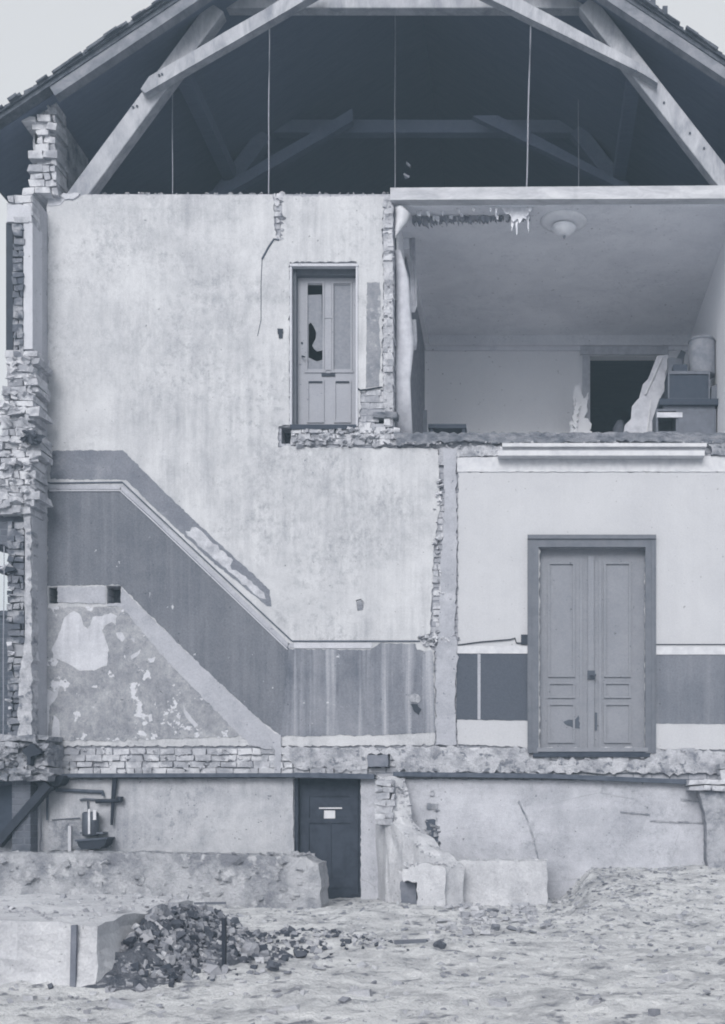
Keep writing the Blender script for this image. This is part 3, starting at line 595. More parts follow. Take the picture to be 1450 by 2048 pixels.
for side in (0, 1):
    bm = NB(); n = 46; prof = []
    for k in range(n):
        a = EAVE-8+(RX-EAVE+8)*k/n; b = EAVE-8+(RX-EAVE+8)*(k+1)/n
        j = rng.uniform(-.012, .012)
        prof += [rp(a, .026+j), rp(b, .004+j)]
    x1, z1 = rp(RX, .02); prof += [(x1, z1), rp(RX, -.028), rp(EAVE-8, -.028)]
    if side: cxr = rp(RX)[0]; prof = [(2*cxr-x, z) for x, z in prof]
    slab_along_y(bm, prof, YF-.03, YE+.05)
    # loose verge tiles standing proud of the edge
    for k in range(60):
        px = rng.uniform(EAVE, RX-20) if not side else rng.uniform(RX+20, 2*RX-EAVE)
        x, z = rp(px, .012); s = -1 if side else 1
        sl_ = math.atan(.666)*s; dx = rng.uniform(.06, .12); dz_ = rng.uniform(.008, .018)
        ca, sa = math.cos(sl_), math.sin(sl_)
        cc = [(-dx, -dz_), (dx, -dz_), (dx, dz_), (-dx, dz_)]; q = [(x+a*ca-b*sa, z+a*sa+b*ca) for a, b in cc]
        y0 = YF-.04-rng.uniform(0, .05)
        hexa(bm, [(a, y0, b) for a, b in q]+[(a, y0+.2, b) for a, b in q])
    if side:
        for px in (1282, 1306, 1330):
            x, z = rp(px, .05); wbox(bm, x-.03, x+.03, YF-.02, YF+.1, z, z+.09)
    ho('roof_tiles', bm, M['tile'])
# verge rafters and inner rafters
def rafter(y0, y1, m, name='rafter', wd=.15, top=-.085, label=None):
    for s in (0, 1):
        bm = NB(); a = rp(98, top); b = rp(RX, top); a2 = rp(98+wd*70, top-wd); b2 = rp(RX, top-wd)
        pr = [a, b, b2, a2]
        if s: cxr = rp(RX)[0]; pr = [(2*cxr-x, z) for x, z in pr]
        slab_along_y(bm, pr, y0, y1); ho(name, bm, m, label and label[s])
for s_ in (0, 1):
    bm = NB(); pr_ = [rp(EAVE, -.029), rp(RX, -.029), rp(RX, -.084), rp(EAVE, -.084)]
    if s_: pr_ = [(2*rp(RX)[0]-x, z) for x, z in pr_]
    slab_along_y(bm, pr_, YF+.005, YF+.16); ho('verge_batten', bm, M['tile'])
rafter(YF+.02, YF+.16, M['timber_dim'], label=('front rafter along the left roof edge', 'front rafter along the right roof edge'))
for k in ():rafter(YF+.02+k*.95, YF+.14+k*.95, M['boards'], wd=.14)
# trusses: seen in section
def member(name, a, b, wpx, y0, y1, m, lab, base=0.0):
    bm = NB(); beam(bm, a, b, wpx, y0, y1, Yref=y0-base, jit=.004)
    bmesh.ops.bevel(bm, geom=bm.edges[:], offset=.008, segments=1, affect='EDGES'); ho(name, bm, m, lab)
for k, (y0, m, pl) in enumerate(((0.0, M['timber'], ''), (2.8, M['timber_shaded'], ' of the second truss'))):
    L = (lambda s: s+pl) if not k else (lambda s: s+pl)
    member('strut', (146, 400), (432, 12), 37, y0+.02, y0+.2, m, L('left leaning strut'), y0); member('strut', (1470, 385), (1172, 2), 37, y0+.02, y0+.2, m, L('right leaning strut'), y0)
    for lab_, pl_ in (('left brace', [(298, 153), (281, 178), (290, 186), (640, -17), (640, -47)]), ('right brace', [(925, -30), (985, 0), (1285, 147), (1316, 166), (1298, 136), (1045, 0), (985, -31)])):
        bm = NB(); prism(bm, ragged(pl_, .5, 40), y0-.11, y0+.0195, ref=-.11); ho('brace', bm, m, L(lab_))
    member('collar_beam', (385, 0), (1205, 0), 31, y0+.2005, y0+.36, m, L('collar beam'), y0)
bm = NB()
for px, py in ((318, 150), (324, 148), (266, 214), (274, 212), (1272, 142), (1328, 205), (1380, 266), (1408, 296)): tube(bm, [P(px, py, .02), P(px, py, -.0), P(px, py, -.13 if py < 160 else -.0)], .014)
ho('bolt', bm, M['smudge'])
# purlins
for px in (330, 1280):
    x, z = rp(px, -.30); bm = NB(); wbox(bm, x-.09, x+.09, .3, 8, z-.2, z); ho('purlin', bm, M['boards'])
# gable far end, knee walls
cxr = rp(RX)[0]; x0, z0 = rp(40, -.1); bm = NB()
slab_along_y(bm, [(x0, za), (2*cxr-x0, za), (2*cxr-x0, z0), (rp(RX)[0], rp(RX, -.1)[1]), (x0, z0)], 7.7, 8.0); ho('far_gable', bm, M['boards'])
# left outer wall above the attic floor (front piece with broken brick end)
bm = NB()
def pierkeep(x, y, r):
    lo = 58 if y > 330 else (64 if y > 255 else (60 if y > 225 else 44)); hi = 114
    return lo-4 < x < hi and y > 196+abs(x-88)*.15
bricks(bm, 44, 113, 198, 388, -.06, .3, 14.5, 30, vj=.015, yj=.09, keep=pierkeep)
ho('pier_mortar', mort_back((66, 108, 222, 388, .0, .2)), M['rough_light'])
ho('pier_bricks', bm, M['brick'], 'toothed pale brick end of the knee wall under the eave')
bm = NB(); xk, zk = XZ(112, 388, 0); xk0, _ = XZ(70, 388, 0)
zt = lambda x: rp(RX)[1]-(rp(RX)[0]-x)*.666-.13
slab_along_y(bm, [(xk0, zk), (xk, zk), (xk, zt(xk)), (xk0, zt(xk0))], -.0, 1.1); ho('knee_wall', bm, M['rough'])
bm = NB(); slab_along_y(bm, [(xk0-.1, zk), (xk-.12, zk), (xk-.12, zt(xk)), (xk0-.1, zt(xk0-.1))], 1.11, 8); x2 = 2*cxr  # rear length takes the dark board tone, attic shade put into its colour
slab_along_y(bm, [(x2-xk0, zk), (x2-xk, zk), (x2-xk, zt(xk)), (x2-xk0, zt(xk0))], -.3, 8); ho('inner_knee_wall', bm, M['boards'])
# ------------ left outer wall, storey by storey, with its broken end toward the viewer
xi = P(95, 0).x                 # inner face
def X(px, Y=-.47): return P(px, 0, Y).x
bm = NB(); wbox(bm, xi-.09, xi, -.46, .33, P(0, 1480).z, P(0, 389, -.46).z); ho('outer_wall_lining', bm, M['side'], 'narrow side face of the outer wall')
bm = NB(); wbox(bm, X(12), xi-.09, -.30, 8, P(0, 1800).z, P(0, 1110).z); wbox(bm, X(12), xi-.09, -.30, 8, P(0, 1110).z, P(0, 389, -.46).z-.01); ho('outer_wall', bm, M['dark_brick'])
bm = NB(); bricks(bm, 14, 66, 390, 446, -.47, .2, 14, 34, vj=.01, yj=.05); ho('lintel_bricks', bm, M['brick'])
bm = NB(); prism(bm, ragged([(18, 412), (64, 414), (64, 446), (16, 446)], 1, 7), -.50, -.44, ref=-.47); ho('lintel_plaster', bm, M['reveal'])
bm = NB(); pbox(bm, 12, 26, 446, 718, -.46, -.2); ho('shutter_edge', bm, M['dark_metal'], 'dark edge of a closed shutter')
bm = NB(); bricks(bm, 25, 47, 447, 716, -.47, .2, 13.5, 26, vj=.014, yj=.06)
ho('jamb_mortar', mort_back((26, 47, 446, 716, -.44, -.3)), M['rough'])
ho('jamb_bricks', bm, M['brick_dim'], 'rough brick jamb beside the white window reveal')
bm = NB(); pbox(bm, 47, 65, 442, 698, -.49, -.2); ho('window_reveal', bm, M['reveal'], 'clean white strip of window reveal')
bm = NB()
def lk(x, y, r):
    lo = 14 if y < 790 else (4 if y < 880 else -70); hi = 68 if y < 870 else (80 if y < 900 else 66)
    return lo-3 < x < hi+3
bricks(bm, -70, 82, 700, 1027, -.50, .35, 14.2, 32, vj=.015, yj=.07, gap=1.0, keep=lk)
for k in range(90): rock(bm, P(R.uniform(12, 70), R.uniform(700, 1020), -.55), R.uniform(.02, .07), det=1)
for k in range(20): rock(bm, P(R.uniform(-40, 66), R.uniform(880, 1020), -.58), R.uniform(.03, .08), det=1)
ho('wall_end_mortar', mort_back((14, 66, 704, 880, -.42, -.1), (-60, 62, 884, 1024, -.42, -.1)), M['rough_light'])
ho('broken_wall_end', bm, M['brick'], 'jagged brick end of the outer wall between the windows')
bm = NB()
for k in range(16): rock(bm, P(R.uniform(44, 82), 872+R.uniform(-8, 14), -.6), R.uniform(.04, .08), det=1)
ho('loose_rubble', bm, M['stone_dark'])
bm = NB(); prism(bm, ragged([(-70, 1027), (50, 1026), (50, 1060), (36, 1090), (14, 1092), (2, 1086), (-70, 1080)], 2, 7, seed=41), -.40, .2, ref=-.45); ho('window_arch', bm, M['dark_brick'], 'dark brick arch of the ground floor window')
bm = NB(); bricks(bm, 14, 48, 1050, 1475, -.46, .16, 13.5, 30, vj=.012, yj=.04); ho('jamb_bricks', bm, M['brick_dim'], 'sooty brick jamb of the ground floor window')
for px, py, s in ((22, 1176, .05), (24, 1190, .035), (20, 1292, .08), (22, 1305, .05), (18, 1400, .05), (20, 1416, .04), (14, 1138, .09)): bm = NB(); rock(bm, P(px, py, -.50), s); ho('mortar_patch', bm, M['reveal'])
bm = NB(); prism(bm, ragged([(48, 1030), (62, 1026), (64, 1100), (65, 1200), (66, 1480), (38, 1480), (40, 1360), (50, 1300), (52, 1180), (56, 1110)], 2, 8, seed=42), -.5, -.3, ref=-.47); ho('jamb_plaster', bm, M['rough_light'], 'pale plaster on the jamb of the ground floor window')
bm = NB(); prism(bm, ragged([(-5, 1133), (30, 1136), (34, 1142), (10, 1148), (-5, 1144)], 1, 5), -.55, -.35, ref=-.5); ho('iron_stub', bm, M['dark_metal'])
bm = NB(); bricks(bm, -60, 98, 1478, 1560, -.42, .4, 13, 30, vj=.022, yj=.1)
for k in range(60): rock(bm, P(R.uniform(-20, 95), R.uniform(1482, 1555), -.48), R.uniform(.03, .08))
ho('sill_mortar', mort_back((-60, 92, 1480, 1556, -.38, -.1)), M['rough'])
ho('sill_rubble', bm, M['rough'], 'heaped broken masonry under the left window')
bm = NB(); prism(bm, ragged([(52, 1502), (70, 1488), (88, 1500), (90, 1508), (70, 1514), (68, 1532), (62, 1530), (62, 1512), (54, 1508)], 1, 5), -.62, -.5, ref=-.5); ho('iron_bracket', bm, M['dark_metal'])
# cellar window arch, a flat dark sheet standing in for the unlit void at the far left
bm = NB(); prism(bm, ragged([(-80, 1570), (40, 1560), (66, 1568), (66, 1720), (-80, 1720)], 1, 8), -.04, .0, ref=0); ho('cellar_void_shade', bm, M['void_shade'], 'dark sheet standing for the shaded opening at the left end of the cellar')
bm = NB(); beam(bm, (-10, 1690), (95, 1568), 16, -.35, -.2); ho('fallen_beam', bm, M['dark_metal'], 'dark beam slanting across the left end of the cellar')
bm = NB(); prism(bm, ragged([(20, 1660), (50, 1640), (60, 1720), (-10, 1720)], 3, 6), -.15, -.05, ref=-.1); ho('rubble_fill', bm, M['rough'])
bm = NB(); prism(bm, ragged([(66, 1596), (84, 1600), (84, 1720), (64, 1720)], 1, 8), -.08, -.02, ref=0); ho('cellar_pier', bm, M['stringer'])
bm = NB(); prism(bm, ragged([(84, 1552), (140, 1553), (132, 1566), (100, 1582), (84, 1580)], 2, 6), -.25, -.021, ref=-.1); ho('iron_junction', bm, M['dark_metal'])
# right end of the cellar: return wall stub
bm = NB(); bricks(bm, 1378, 1500, 1562, 1582, -.35, .4, 12, 34, vj=.012, yj=.05); bricks(bm, 1440, 1500, 1530, 1562, -.3, .3, 12, 34, vj=.012, yj=.05); ho('stub_bricks', bm, M['brick'])
bm = NB(); prism(bm, ragged([(1400, 1582), (1500, 1582), (1500, 1760), (1418, 1760), (1412, 1640)], 2, 8, seed=51), -.3, -.021, ref=-.3); ho('return_wall', bm, M['rough'], 'rough grey return wall at the right edge')
for (a, b, y) in ((1300, 1440, 1640), (1240, 1300, 1622), (1360, 1400, 1597)): bm = NB(); prism(bm, ragged([(a, y), (b, y+6), (b, y+9), (a, y+4)], 1, 7, seed=a), -.035, -.0202, ref=0); ho('wall_crack', bm, M['rough'])
bm = NB(); prism(bm, ragged([(1038, 1600), (1048, 1622), (1058, 1640), (1066, 1668), (1074, 1700), (1078, 1718), (1074, 1718), (1062, 1668), (1054, 1642), (1036, 1606)], 1, 6, seed=77), -.024, -.0202, ref=0)
ho('wall_crack', bm, M['rough'])
# rest of the shell (never lit): floors, back and right walls, cross walls
bm = NB(); wbox(bm, xi-.2, xb, 7.7, 8, 0, za-.1); wbox(bm, P(1560, 0).x, P(1560, 0).x+.3, .0, 8, 0, za-.1); ho('rear_wall', bm, M['void_shade'])
bm = NB(); wbox(bm, xi-.05, xb, .34, 7.7, P(0, 900).z-.05, P(0, 900).z); ho('floor_boards', bm, M['void_shade'])
bm = NB(); wbox(bm, xi-.05, xb, .34, 7.7, P(0, 1530).z, P(0, 1510).z); ho('lower_floor_boards', bm, M['void_shade'])

# ---------------------------------------------------------------- loose things in the house
def cable(px0, py0, px1, py1, Y, r, label):
    bm = NB(); n = 10; a = P(px0, py0, Y); b = P(px1, py1, Y)
    tube(bm, [a.lerp(b, i/n)+Vector((.003*math.sin(i*.9), 0, 0)) for i in range(n+1)], r, 6)
    return tag(build('hanging_cable', bm, M['wire']), label, 'cable')
cable(539, 22, 537, 388, .42, .008, 'thin pale cable hanging before the dark roof space, above the glazed upper door')
cable(1062, 14, 1053, 380, .42, .010, 'thickest pale cable hanging before the dark roof space, above the upper room')
cable(345, 120, 345, 388, .5, .006, 'very thin cable hanging beside the left leaning strut')
cable(790, 20, 790, 384, 2.2, .008, 'faint cable hanging near the middle of the dark roof space')
cable(1157, 60, 1157, 382, 2.2, .007, 'faint cable hanging deep in the roof space on the right')
cable(8, 1092, 6, 1480, -.55, .006, 'thin wire hanging down across the ground floor window at the left edge')
# ceiling lamp with rosette
lp = P(1128, 440, .45); lp.z = ztop
lamp = empty('ceiling_lamp', lp-Vector((0, 0, .42)), 'shallow pale lamp bowl under a round rosette on the upper room ceiling', 'lamp')
bm = NB(); lathe(bm, lp, [(.3, -.0), (.3, -.015), (.25, -.025), (.2, -.04), (.05, -.05)]); build('rosette', bm, M['lamp'], lamp, True)
bm = NB(); lathe(bm, lp, [(.15, -.07), (.16, -.09), (.13, -.14), (.07, -.18), (.03, -.19)]); build('lamp_shade', bm, M['lamp'], lamp, True)
bm = NB(); lathe(bm, lp, [(.02, -.05), (.02, -.19), (.016, -.21), (.01, -.225), (.004, -.23)]); build('lamp_stem', bm, M['lath'], lamp, True)
zf = zfl
# furniture on the upper room floor (floor level zf)
def fx(px, Y): return P(px, 0, Y).x
def fz(py, Y): return P(0, py, Y).z
Y1 = 1.5
cab = empty('cabinet', (fx(1372, Y1), Y1+.25, zf), 'low grey cabinet with an open dark shelf, at the right of the upper room', 'cabinet')
bm = NB(); x0, x1 = fx(1312, Y1), fx(1432, Y1); zt_ = fz(822, Y1)
wbox(bm, x0, x0+.03, Y1, Y1+.5, zf, zt_); wbox(bm, x1-.55, x1, Y1, Y1+.5, zf, zt_); wbox(bm, x0+.03, x1-.55, Y1+.47, Y1+.5, zf, zt_); wbox(bm, x0, x1, Y1, Y1+.5, zt_, zt_+.03); wbox(bm, x0+.03, x1-.55, Y1+.01, Y1+.47, fz(866, Y1), fz(862, Y1)); build('body', bm, M['grey_wood'], cab)
bm = NB(); wbox(bm, x0+.01, x0+.36, Y1-.03, Y1-.002, fz(836, Y1), fz(826, Y1)); build('drawer_front', bm, M['wallpaper'], cab)
bm = NB(); wbox(bm, x1-.52, x1-.03, Y1-.02, Y1-.002, zf+.05, zt_-.04); build('door', bm, M['grey_wood'], cab)
tb = empty('table', (fx(1375, Y1), Y1+.3, zt_+.03), 'dark board lying on the grey cabinet in the upper room', 'table')
bm = NB(); wbox(bm, fx(1318, Y1), fx(1438, Y1), Y1-.06, Y1+.55, fz(812, Y1), fz(800, Y1)); build('tabletop', bm, M['dark_wood'], tb)
bm = NB(); wbox(bm, fx(1326, Y1), fx(1430, Y1), Y1, Y1+.5, zt_+.031, fz(812, Y1)); build('apron', bm, M['grey_wood'], tb)
bx = empty('radio_cabinet', (fx(1380, Y1), Y1+.2, fz(800, Y1)), 'dark square wooden cabinet with a recessed front, standing on the dark board', 'radio')
bm = NB(); x0, x1, z0, z1 = fx(1336, Y1), fx(1420, Y1), fz(799.5, Y1), fz(742, Y1); wbox(bm, x0, x1, Y1+.02, Y1+.42, z0, z1); build('case', bm, M['dark_wood'], bx)
bm = NB(); f = .02; wbox(bm, x0, x1, Y1, Y1+.0195, z1-f*2, z1); wbox(bm, x0, x1, Y1, Y1+.0195, z0, z0+f); wbox(bm, x0, x0+f, Y1, Y1+.0195, z0+f, z1-2*f); wbox(bm, x1-f, x1, Y1, Y1+.0195, z0+f, z1-2*f); build('front_frame', bm, M['grey_wood'], bx)
bn = empty('water_heater', (fx(1408, Y1), Y1+.2, fz(741, Y1)), 'pale upright drum standing on the dark wooden cabinet', 'drum')
bm = NB(); cc = (fx(1408, Y1), Y1+.2, z1+.002); hh = fz(668, Y1)-z1; lathe(bm, cc, [(.18, 0), (.185, .01), (.185, hh-.02), (.17, hh)], 28); build('drum_body', bm, M['drum'], bn, True)
bm = NB(); lathe(bm, cc, [(.19, hh-.05), (.192, hh-.04), (.19, hh-.03)], 28); build('band', bm, M['grey_wood'], bn)
# things beside it
bm = NB(); prism(bm, ragged([(1424, 770), (1436, 765), (1440, 790), (1436, 800), (1424, 799)], 1, 5), Y1+.05, Y1+.3, ref=Y1); tag(build('crate', bm, M['grey_wood']), 'small grey crate squeezed between the dark wooden cabinet and the right wall', 'crate')
bm = NB(); wbox(bm, fx(1336, 2.2), fx(1364, 2.2), 2.2, 2.24, zf, fz(716, 2.2), jit=.01); tag(build('board', bm, M['grey_wood']), 'upright grey board standing behind the dark wooden cabinet', 'board')
bm = NB(); x0_, x1_ = fx(1350, Y1), fx(1378, Y1); wbox(bm, x0_, x1_, Y1+.1, Y1+.3, fz(741.5, Y1), fz(722, Y1), jit=.012); tag(build('box', bm, M['dark_wood']), 'small dark box left of the drum, on the dark wooden cabinet', 'box')
ld = empty('leaning_door', (fx(1290, 2.6), 2.6, zf), 'pale door leaf leaning askew before the dark doorway in the upper room', 'door')
bm = NB(); prism(bm, ragged([(1314, 712), (1336, 709), (1340, 730), (1330, 745), (1332, 775), (1318, 800), (1312, 900), (1240, 900), (1250, 850), (1262, 838), (1264, 812), (1278, 796), (1286, 768), (1296, 758)], .3, 5), 2.5, 2.56, ref=2.5); build('leaf', bm, M['wallpaper'], ld)
bm = NB(); prism(bm, [(1300, 800), (1303, 800), (1290, 900), (1287, 900)], 2.47, 2.4995, ref=2.5); prism(bm, [(1322, 716), (1325, 716), (1292, 790), (1289, 790)], 2.47, 2.4995, ref=2.5); build('rail', bm, M['paper'], ld)
bm = NB(); prism(bm, ragged([(1306, 820), (1340, 740), (1362, 700), (1372, 704), (1352, 790), (1330, 900), (1300, 900)], 1, 8, seed=6), 3.2, 3.3, ref=3.2); tag(build('board', bm, M['grey_wood']), 'grey board leaning behind the pale askew door leaf', 'board')
bm = NB(); prism(bm, ragged([(1150, 776), (1158, 770), (1160, 792), (1168, 800), (1176, 786), (1175, 820), (1168, 838), (1182, 846), (1184, 930), (1138, 930), (1140, 850), (1150, 830), (1146, 806)], 2.5, 4, seed=9), 3.55, 3.6, ref=3.6); prism(bm, ragged([(1150, 800), (1158, 812), (1154, 860), (1162, 930), (1148, 930), (1146, 850)], 2.5, 4, seed=2), 3.48, 3.54, ref=3.6); solid(tag(build('torn_paper', bm, M['room_wall']), 'crumpled pale sheet propped left of the dark doorway in the upper room', 'paper'))
bm = NB(); curled(bm, [(1234, 1246, 842, 3.4, -.05), (1226, 1252, 856, 3.4, -.1), (1222, 1254, 900, 3.4, -.1)]); solid(tag(build('rag', bm, M['grey_wood'], None, True), 'grey rag heaped in the foot of the dark doorway', 'rag'))
be = empty('bench', (fx(895, 1.2), 1.3, zf), 'low dark bench against the left of the upper room', 'bench')
bm = NB(); wbox(bm, fx(856, 1.2), fx(932, 1.2), 1.2, 1.5, fz(856, 1.2), fz(848, 1.2)); build('seat', bm, M['dark_wood'], be)
for q in (860, 924):
    bm = NB(); wbox(bm, fx(q, 1.2), fx(q, 1.2)+.04, 1.22, 1.48, zf, fz(856, 1.2)); build('leg', bm, M['dark_wood'], be)
bm = NB(); wbox(bm, fx(846, 1.5), fx(854, 1.5), 1.5, 1.54, zf, fz(820, 1.5)); tag(build('post', bm, M['grey_wood']), 'short thin post standing left of the dark bench', 'post')
bm = NB(); rock(bm, P(818, 330, 2.0), .05); rock(bm, P(812, 352, 2.0), .06, mi=0); tag(build('paper_scrap', bm, M['wire']), 'pale scrap caught on the faint middle cable in the roof space', 'scrap')

# ---------------------------------------------------------------- cellar fittings
tk = empty('water_cistern', P(180, 1655, -.2), 'small dull cistern with painted highlight strips on the cellar wall above a dark sink', 'cistern')
bm = NB(); lathe(bm, P(181, 1672, -.15), [(.09, 0), (.1, .02), (.1, .28), (.08, .30)], 18); build('tank', bm, M['lead'], tk, True)
bm = NB(); pbox(bm, 176, 180, 1618, 1668, -.262, -.255); pbox(bm, 186, 192, 1620, 1640, -.262, -.25); build('highlight_strip', bm, M['paper'], tk)  # pale strips paint the bright highlights of the tank
bm = NB(); pbox(bm, 160, 206, 1664, 1668, -.2, -.03); build('shelf', bm, M['lead'], tk)
sk = empty('sink', P(188, 1695, -.2), 'dark shallow sink fixed low on the cellar wall', 'sink')
bm = NB(); prism(bm, ragged([(158, 1682), (218, 1677), (214, 1688), (204, 1696), (168, 1698), (162, 1692)], .8, 6), -.28, -.03, ref=-.2); build('basin', bm, M['dark_metal'], sk)
bm = NB(); prism(bm, [(156, 1679), (220, 1674), (220, 1678), (156, 1683)], -.30, -.02, ref=-.2); build('rim', bm, M['iron'], sk)
vb = empty('shutoff_valve', P(227, 1650, -.1), 'dark vertical pipe with a cross valve on the cellar wall', 'valve')
bm = NB(); tube(bm, [P(230, 1555, -.08), P(226, 1600, -.08), P(223, 1650, -.08)], .035, 8, r2=.016); build('pipe', bm, M['dark_metal'], vb)
bm = NB(); tube(bm, [P(192, 1603, -.09), P(205, 1602, -.1), P(243, 1601, -.1)], .026); rock(bm, P(240, 1598, -.1), .06); build('handle', bm, M['dark_metal'], vb)
bm = NB(); tube(bm, [P(112, 1580, -.06), P(150, 1581, -.06), P(206, 1584, -.06), P(206, 1592, -.06)], .022); tube(bm, [P(95, 1578, -.06), P(94, 1640, -.06)], .02, r2=.01); tag(build('water_pipe', bm, M['iron']), 'dark water pipe with an elbow running under the iron beam', 'pipe')
bm = NB(); tube(bm, [P(160, 1600, -.05), P(170, 1598, -.05), P(200, 1600, -.05)], .014); tube(bm, [P(175, 1602, -.05), P(178, 1640, -.05)], .01); tube(bm, [P(104, 1640, -.05), P(160, 1636, -.05)], .008); tag(build('water_pipe', bm, M['lead']), 'thin bent pipe leading down to the dull cistern', 'pipe')
bm = NB(); prism(bm, ragged([(100, 1640), (148, 1640), (196, 1650), (200, 1700), (96, 1700)], 2, 8), -.05, -.0205, ref=0); tag(build('splash_panel', bm, M['rough']), 'stained grey panel behind the cistern and sink', 'panel')
bm = NB(); pbox(bm, 136, 142, 1652, 1710, -.09, -.051, jit=.003); tag(build('wall_post', bm, M['reveal']), 'pale upright batten beside the dull cistern', 'batten')

# ---------------------------------------------------------------- foundation walls in front
def wallpiece(name, parts, m, label, cat, Y0, Y1, extra=None, seed=0.0, amp=2.0):
    bm = NB()
    for pts in parts: prism(bm, ragged(pts, amp, 8, seed=seed), Y0, Y1, ref=Y0)
    if extra: extra(bm)
    return tag(build(name, bm, m), label, cat)
def ex1(bm):
    for k in range(110): rock(bm, P(R.uniform(-10, 636), 1709+R.uniform(-2, 3), R.uniform(-1.2, -.75)), R.uniform(.02, .06))
    for k in range(60): rock(bm, P(R.uniform(0, 600), R.uniform(1720, 1800), -1.25), R.uniform(.02, .07))
wallpiece('foundation_wall', [[(-90, 1706), (300, 1706), (560, 1712), (612, 1714), (618, 1722), (638, 1726), (641, 1760), (640, 1860), (-90, 1850)]], M['conc_dark'], 'low stained foundation wall across the left, before the cellar door', 'wall', -1.25, -.7, ex1, 2)
st_ = [(752, .0, 1553), (756, -.12, 1554), (764, -.3, 1558), (770, -.42, 1560), (774, -.46, 1600), (780, -.5, 1640), (800, -.62, 1660), (822, -.78, 1680), (845, -.95, 1702), (868, -1.15, 1722), (884, -1.3, 1734)]
bm = NB(); secs = []
for i in range((len(st_)-1)*3+1):
    q = i/3; k = min(int(q), len(st_)-2); f = q-k; a_, b_ = st_[k], st_[k+1]
    px, Y, py = [a_[j]+(b_[j]-a_[j])*f for j in range(3)]
    t_ = P(px, py, Y); dr_ = (P(884, 0, -1.3)-P(752, 0, 0)); dr_.z = 0; dr_.normalize(); nn = Vector((-dr_.y, dr_.x, 0))
    if nn.x > 0: nn = -nn
    def jt(v): return v+Vector((noise.noise(v*5), noise.noise(v*5+Vector((9, 0, 0))), noise.noise(v*6+Vector((0, 7, 0)))))*.05
    A_ = t_; B_ = t_-nn*.30
    col_ = [jt(Vector((A_.x, A_.y, z*A_.z-.1*(1-z)))) for z in (0, .25, .5, .75, 1)]+[jt(A_.lerp(B_, .5)+Vector((0, 0, .02)))]+[jt(Vector((B_.x, B_.y, z*B_.z-.1*(1-z)))) for z in (1, .5, 0)]
    secs.append([bm.verts.new(v) for v in col_])
for r0, r1 in zip(secs, secs[1:]):
    for k in range(len(r0)-1): bm.faces.new([r0[k], r0[k+1], r1[k+1], r1[k]])
bm.faces.new(secs[0]); bm.faces.new(secs[-1])
stub = empty('cellar_stub_wall', P(800, 1800, -.5), 'broken sloping stub wall right of the dark cellar door', 'wall')
build('wall_body', bm, M['conc'], stub)
bm = NB()
for k in range(300):
    q = R.uniform(0, len(st_)-1.01); kk = int(q); f = q-kk; a_, b_ = st_[kk], st_[kk+1]
    px, Y, py = [a_[j]+(b_[j]-a_[j])*f for j in range(3)]
    t_ = P(px, py, Y)-nn*R.uniform(-.0, .3); rock(bm, t_+Vector((0, 0, -.01)), R.uniform(.01, .038))
bricks(bm, 750, 789, 1562, 1650, -.50, .2, 13, 38, vj=.015, yj=.03)
build('crumbled_top', bm, M['brick'], stub)
def ex3(bm):
    for k in range(40): rock(bm, P(R.uniform(886, 1090), 1722, R.uniform(-.85, -.5)), R.uniform(.02, .05))
wallpiece('footing_wall', [[(880, 1722), (1094, 1722), (1096, 1850), (878, 1850)]], M['conc'], 'pale flat topped footing wall under the iron beam', 'wall', -.9, -.35, ex3, 7, 1.5)
def ex4(bm):
    for k in range(30): rock(bm, P(R.uniform(810, 900), 1735+R.uniform(-10, 8), R.uniform(-1.3, -.9)), R.uniform(.03, .08))
wallpiece('masonry_pier', [[(806, 1738), (850, 1726), (892, 1736), (890, 1800), (884, 1850), (866, 1862), (840, 1855), (834, 1820), (834, 1764), (806, 1764)]], M['conc'], 'rounded pale pier stump beside a small dark niche', 'pier', -1.35, -.9, ex4, 9, 2)
bm = NB(); prism(bm, ragged([(800, 1764), (832, 1766), (834, 1812), (826, 1818), (802, 1814)], 1.5, 6), -1.15, -.8, ref=-1.15); tag(build('pier_niche_shade', bm, M['joist']), 'dark solid standing for the shade in the niche left of the pale pier stump', 'niche shade')  # dark box stands where the niche is only in shade
bm = NB(); prism(bm, ragged([(737, 1509), (777, 1510), (778, 1534), (738, 1534)], 1.2, 7), -.12, .12, ref=0); tag(build('joist_end', bm, M['joist']), 'dark square joist end over the right side of the cellar door', 'joist')
# concrete block, lower left
YK = -7.45
z0k = -.05; zt_ = P(0, 1842, YK).z; xr_ = P(196, 0, YK).x
blk = empty('concrete_block', (xr_-1.3, YK+1.1, 0), 'large pale concrete block at the lower left with a dark strip down its face', 'concrete block')
bm = NB(); n = 26
def blkv(x, y, z): return (x+.06*noise.noise(Vector((z*4, y*3, 5))), y+.05*noise.noise(Vector((x*3, z*4, 9)))+.02*noise.noise(Vector((x*9, z*9, 9))), z+.025*noise.noise(Vector((x*2, y*2, 0)))+.03*noise.noise(Vector((x*7, y*7, 0)))-.05*max(0, (x-xr_+.5)))
xs_ = [xr_-3.2+3.2*i/n for i in range(n+1)]; yy = [YK+2.3*i/12 for i in range(13)]
top = [[bm.verts.new(blkv(x, y, zt_)) for x in xs_] for y in yy]
for j in range(12):
    for i in range(n): bm.faces.new([top[j][i], top[j][i+1], top[j+1][i+1], top[j+1][i]])
zs_ = [zt_+(z0k-zt_)*i/6 for i in range(7)]
fr = [top[0]]+[[bm.verts.new(blkv(x, YK-.01*k, z)) for x in xs_] for k, z in enumerate(zs_[1:])]
for j in range(6):
    for i in range(n): bm.faces.new([fr[j][i], fr[j][i+1], fr[j+1][i+1], fr[j+1][i]])
sdv = [[r_[-1] for r_ in top]]+[[fr[k+1][-1]]+[bm.verts.new(blkv(xr_+.02*k, y, z)) for y in yy[1:]] for k, z in enumerate(zs_[1:])]
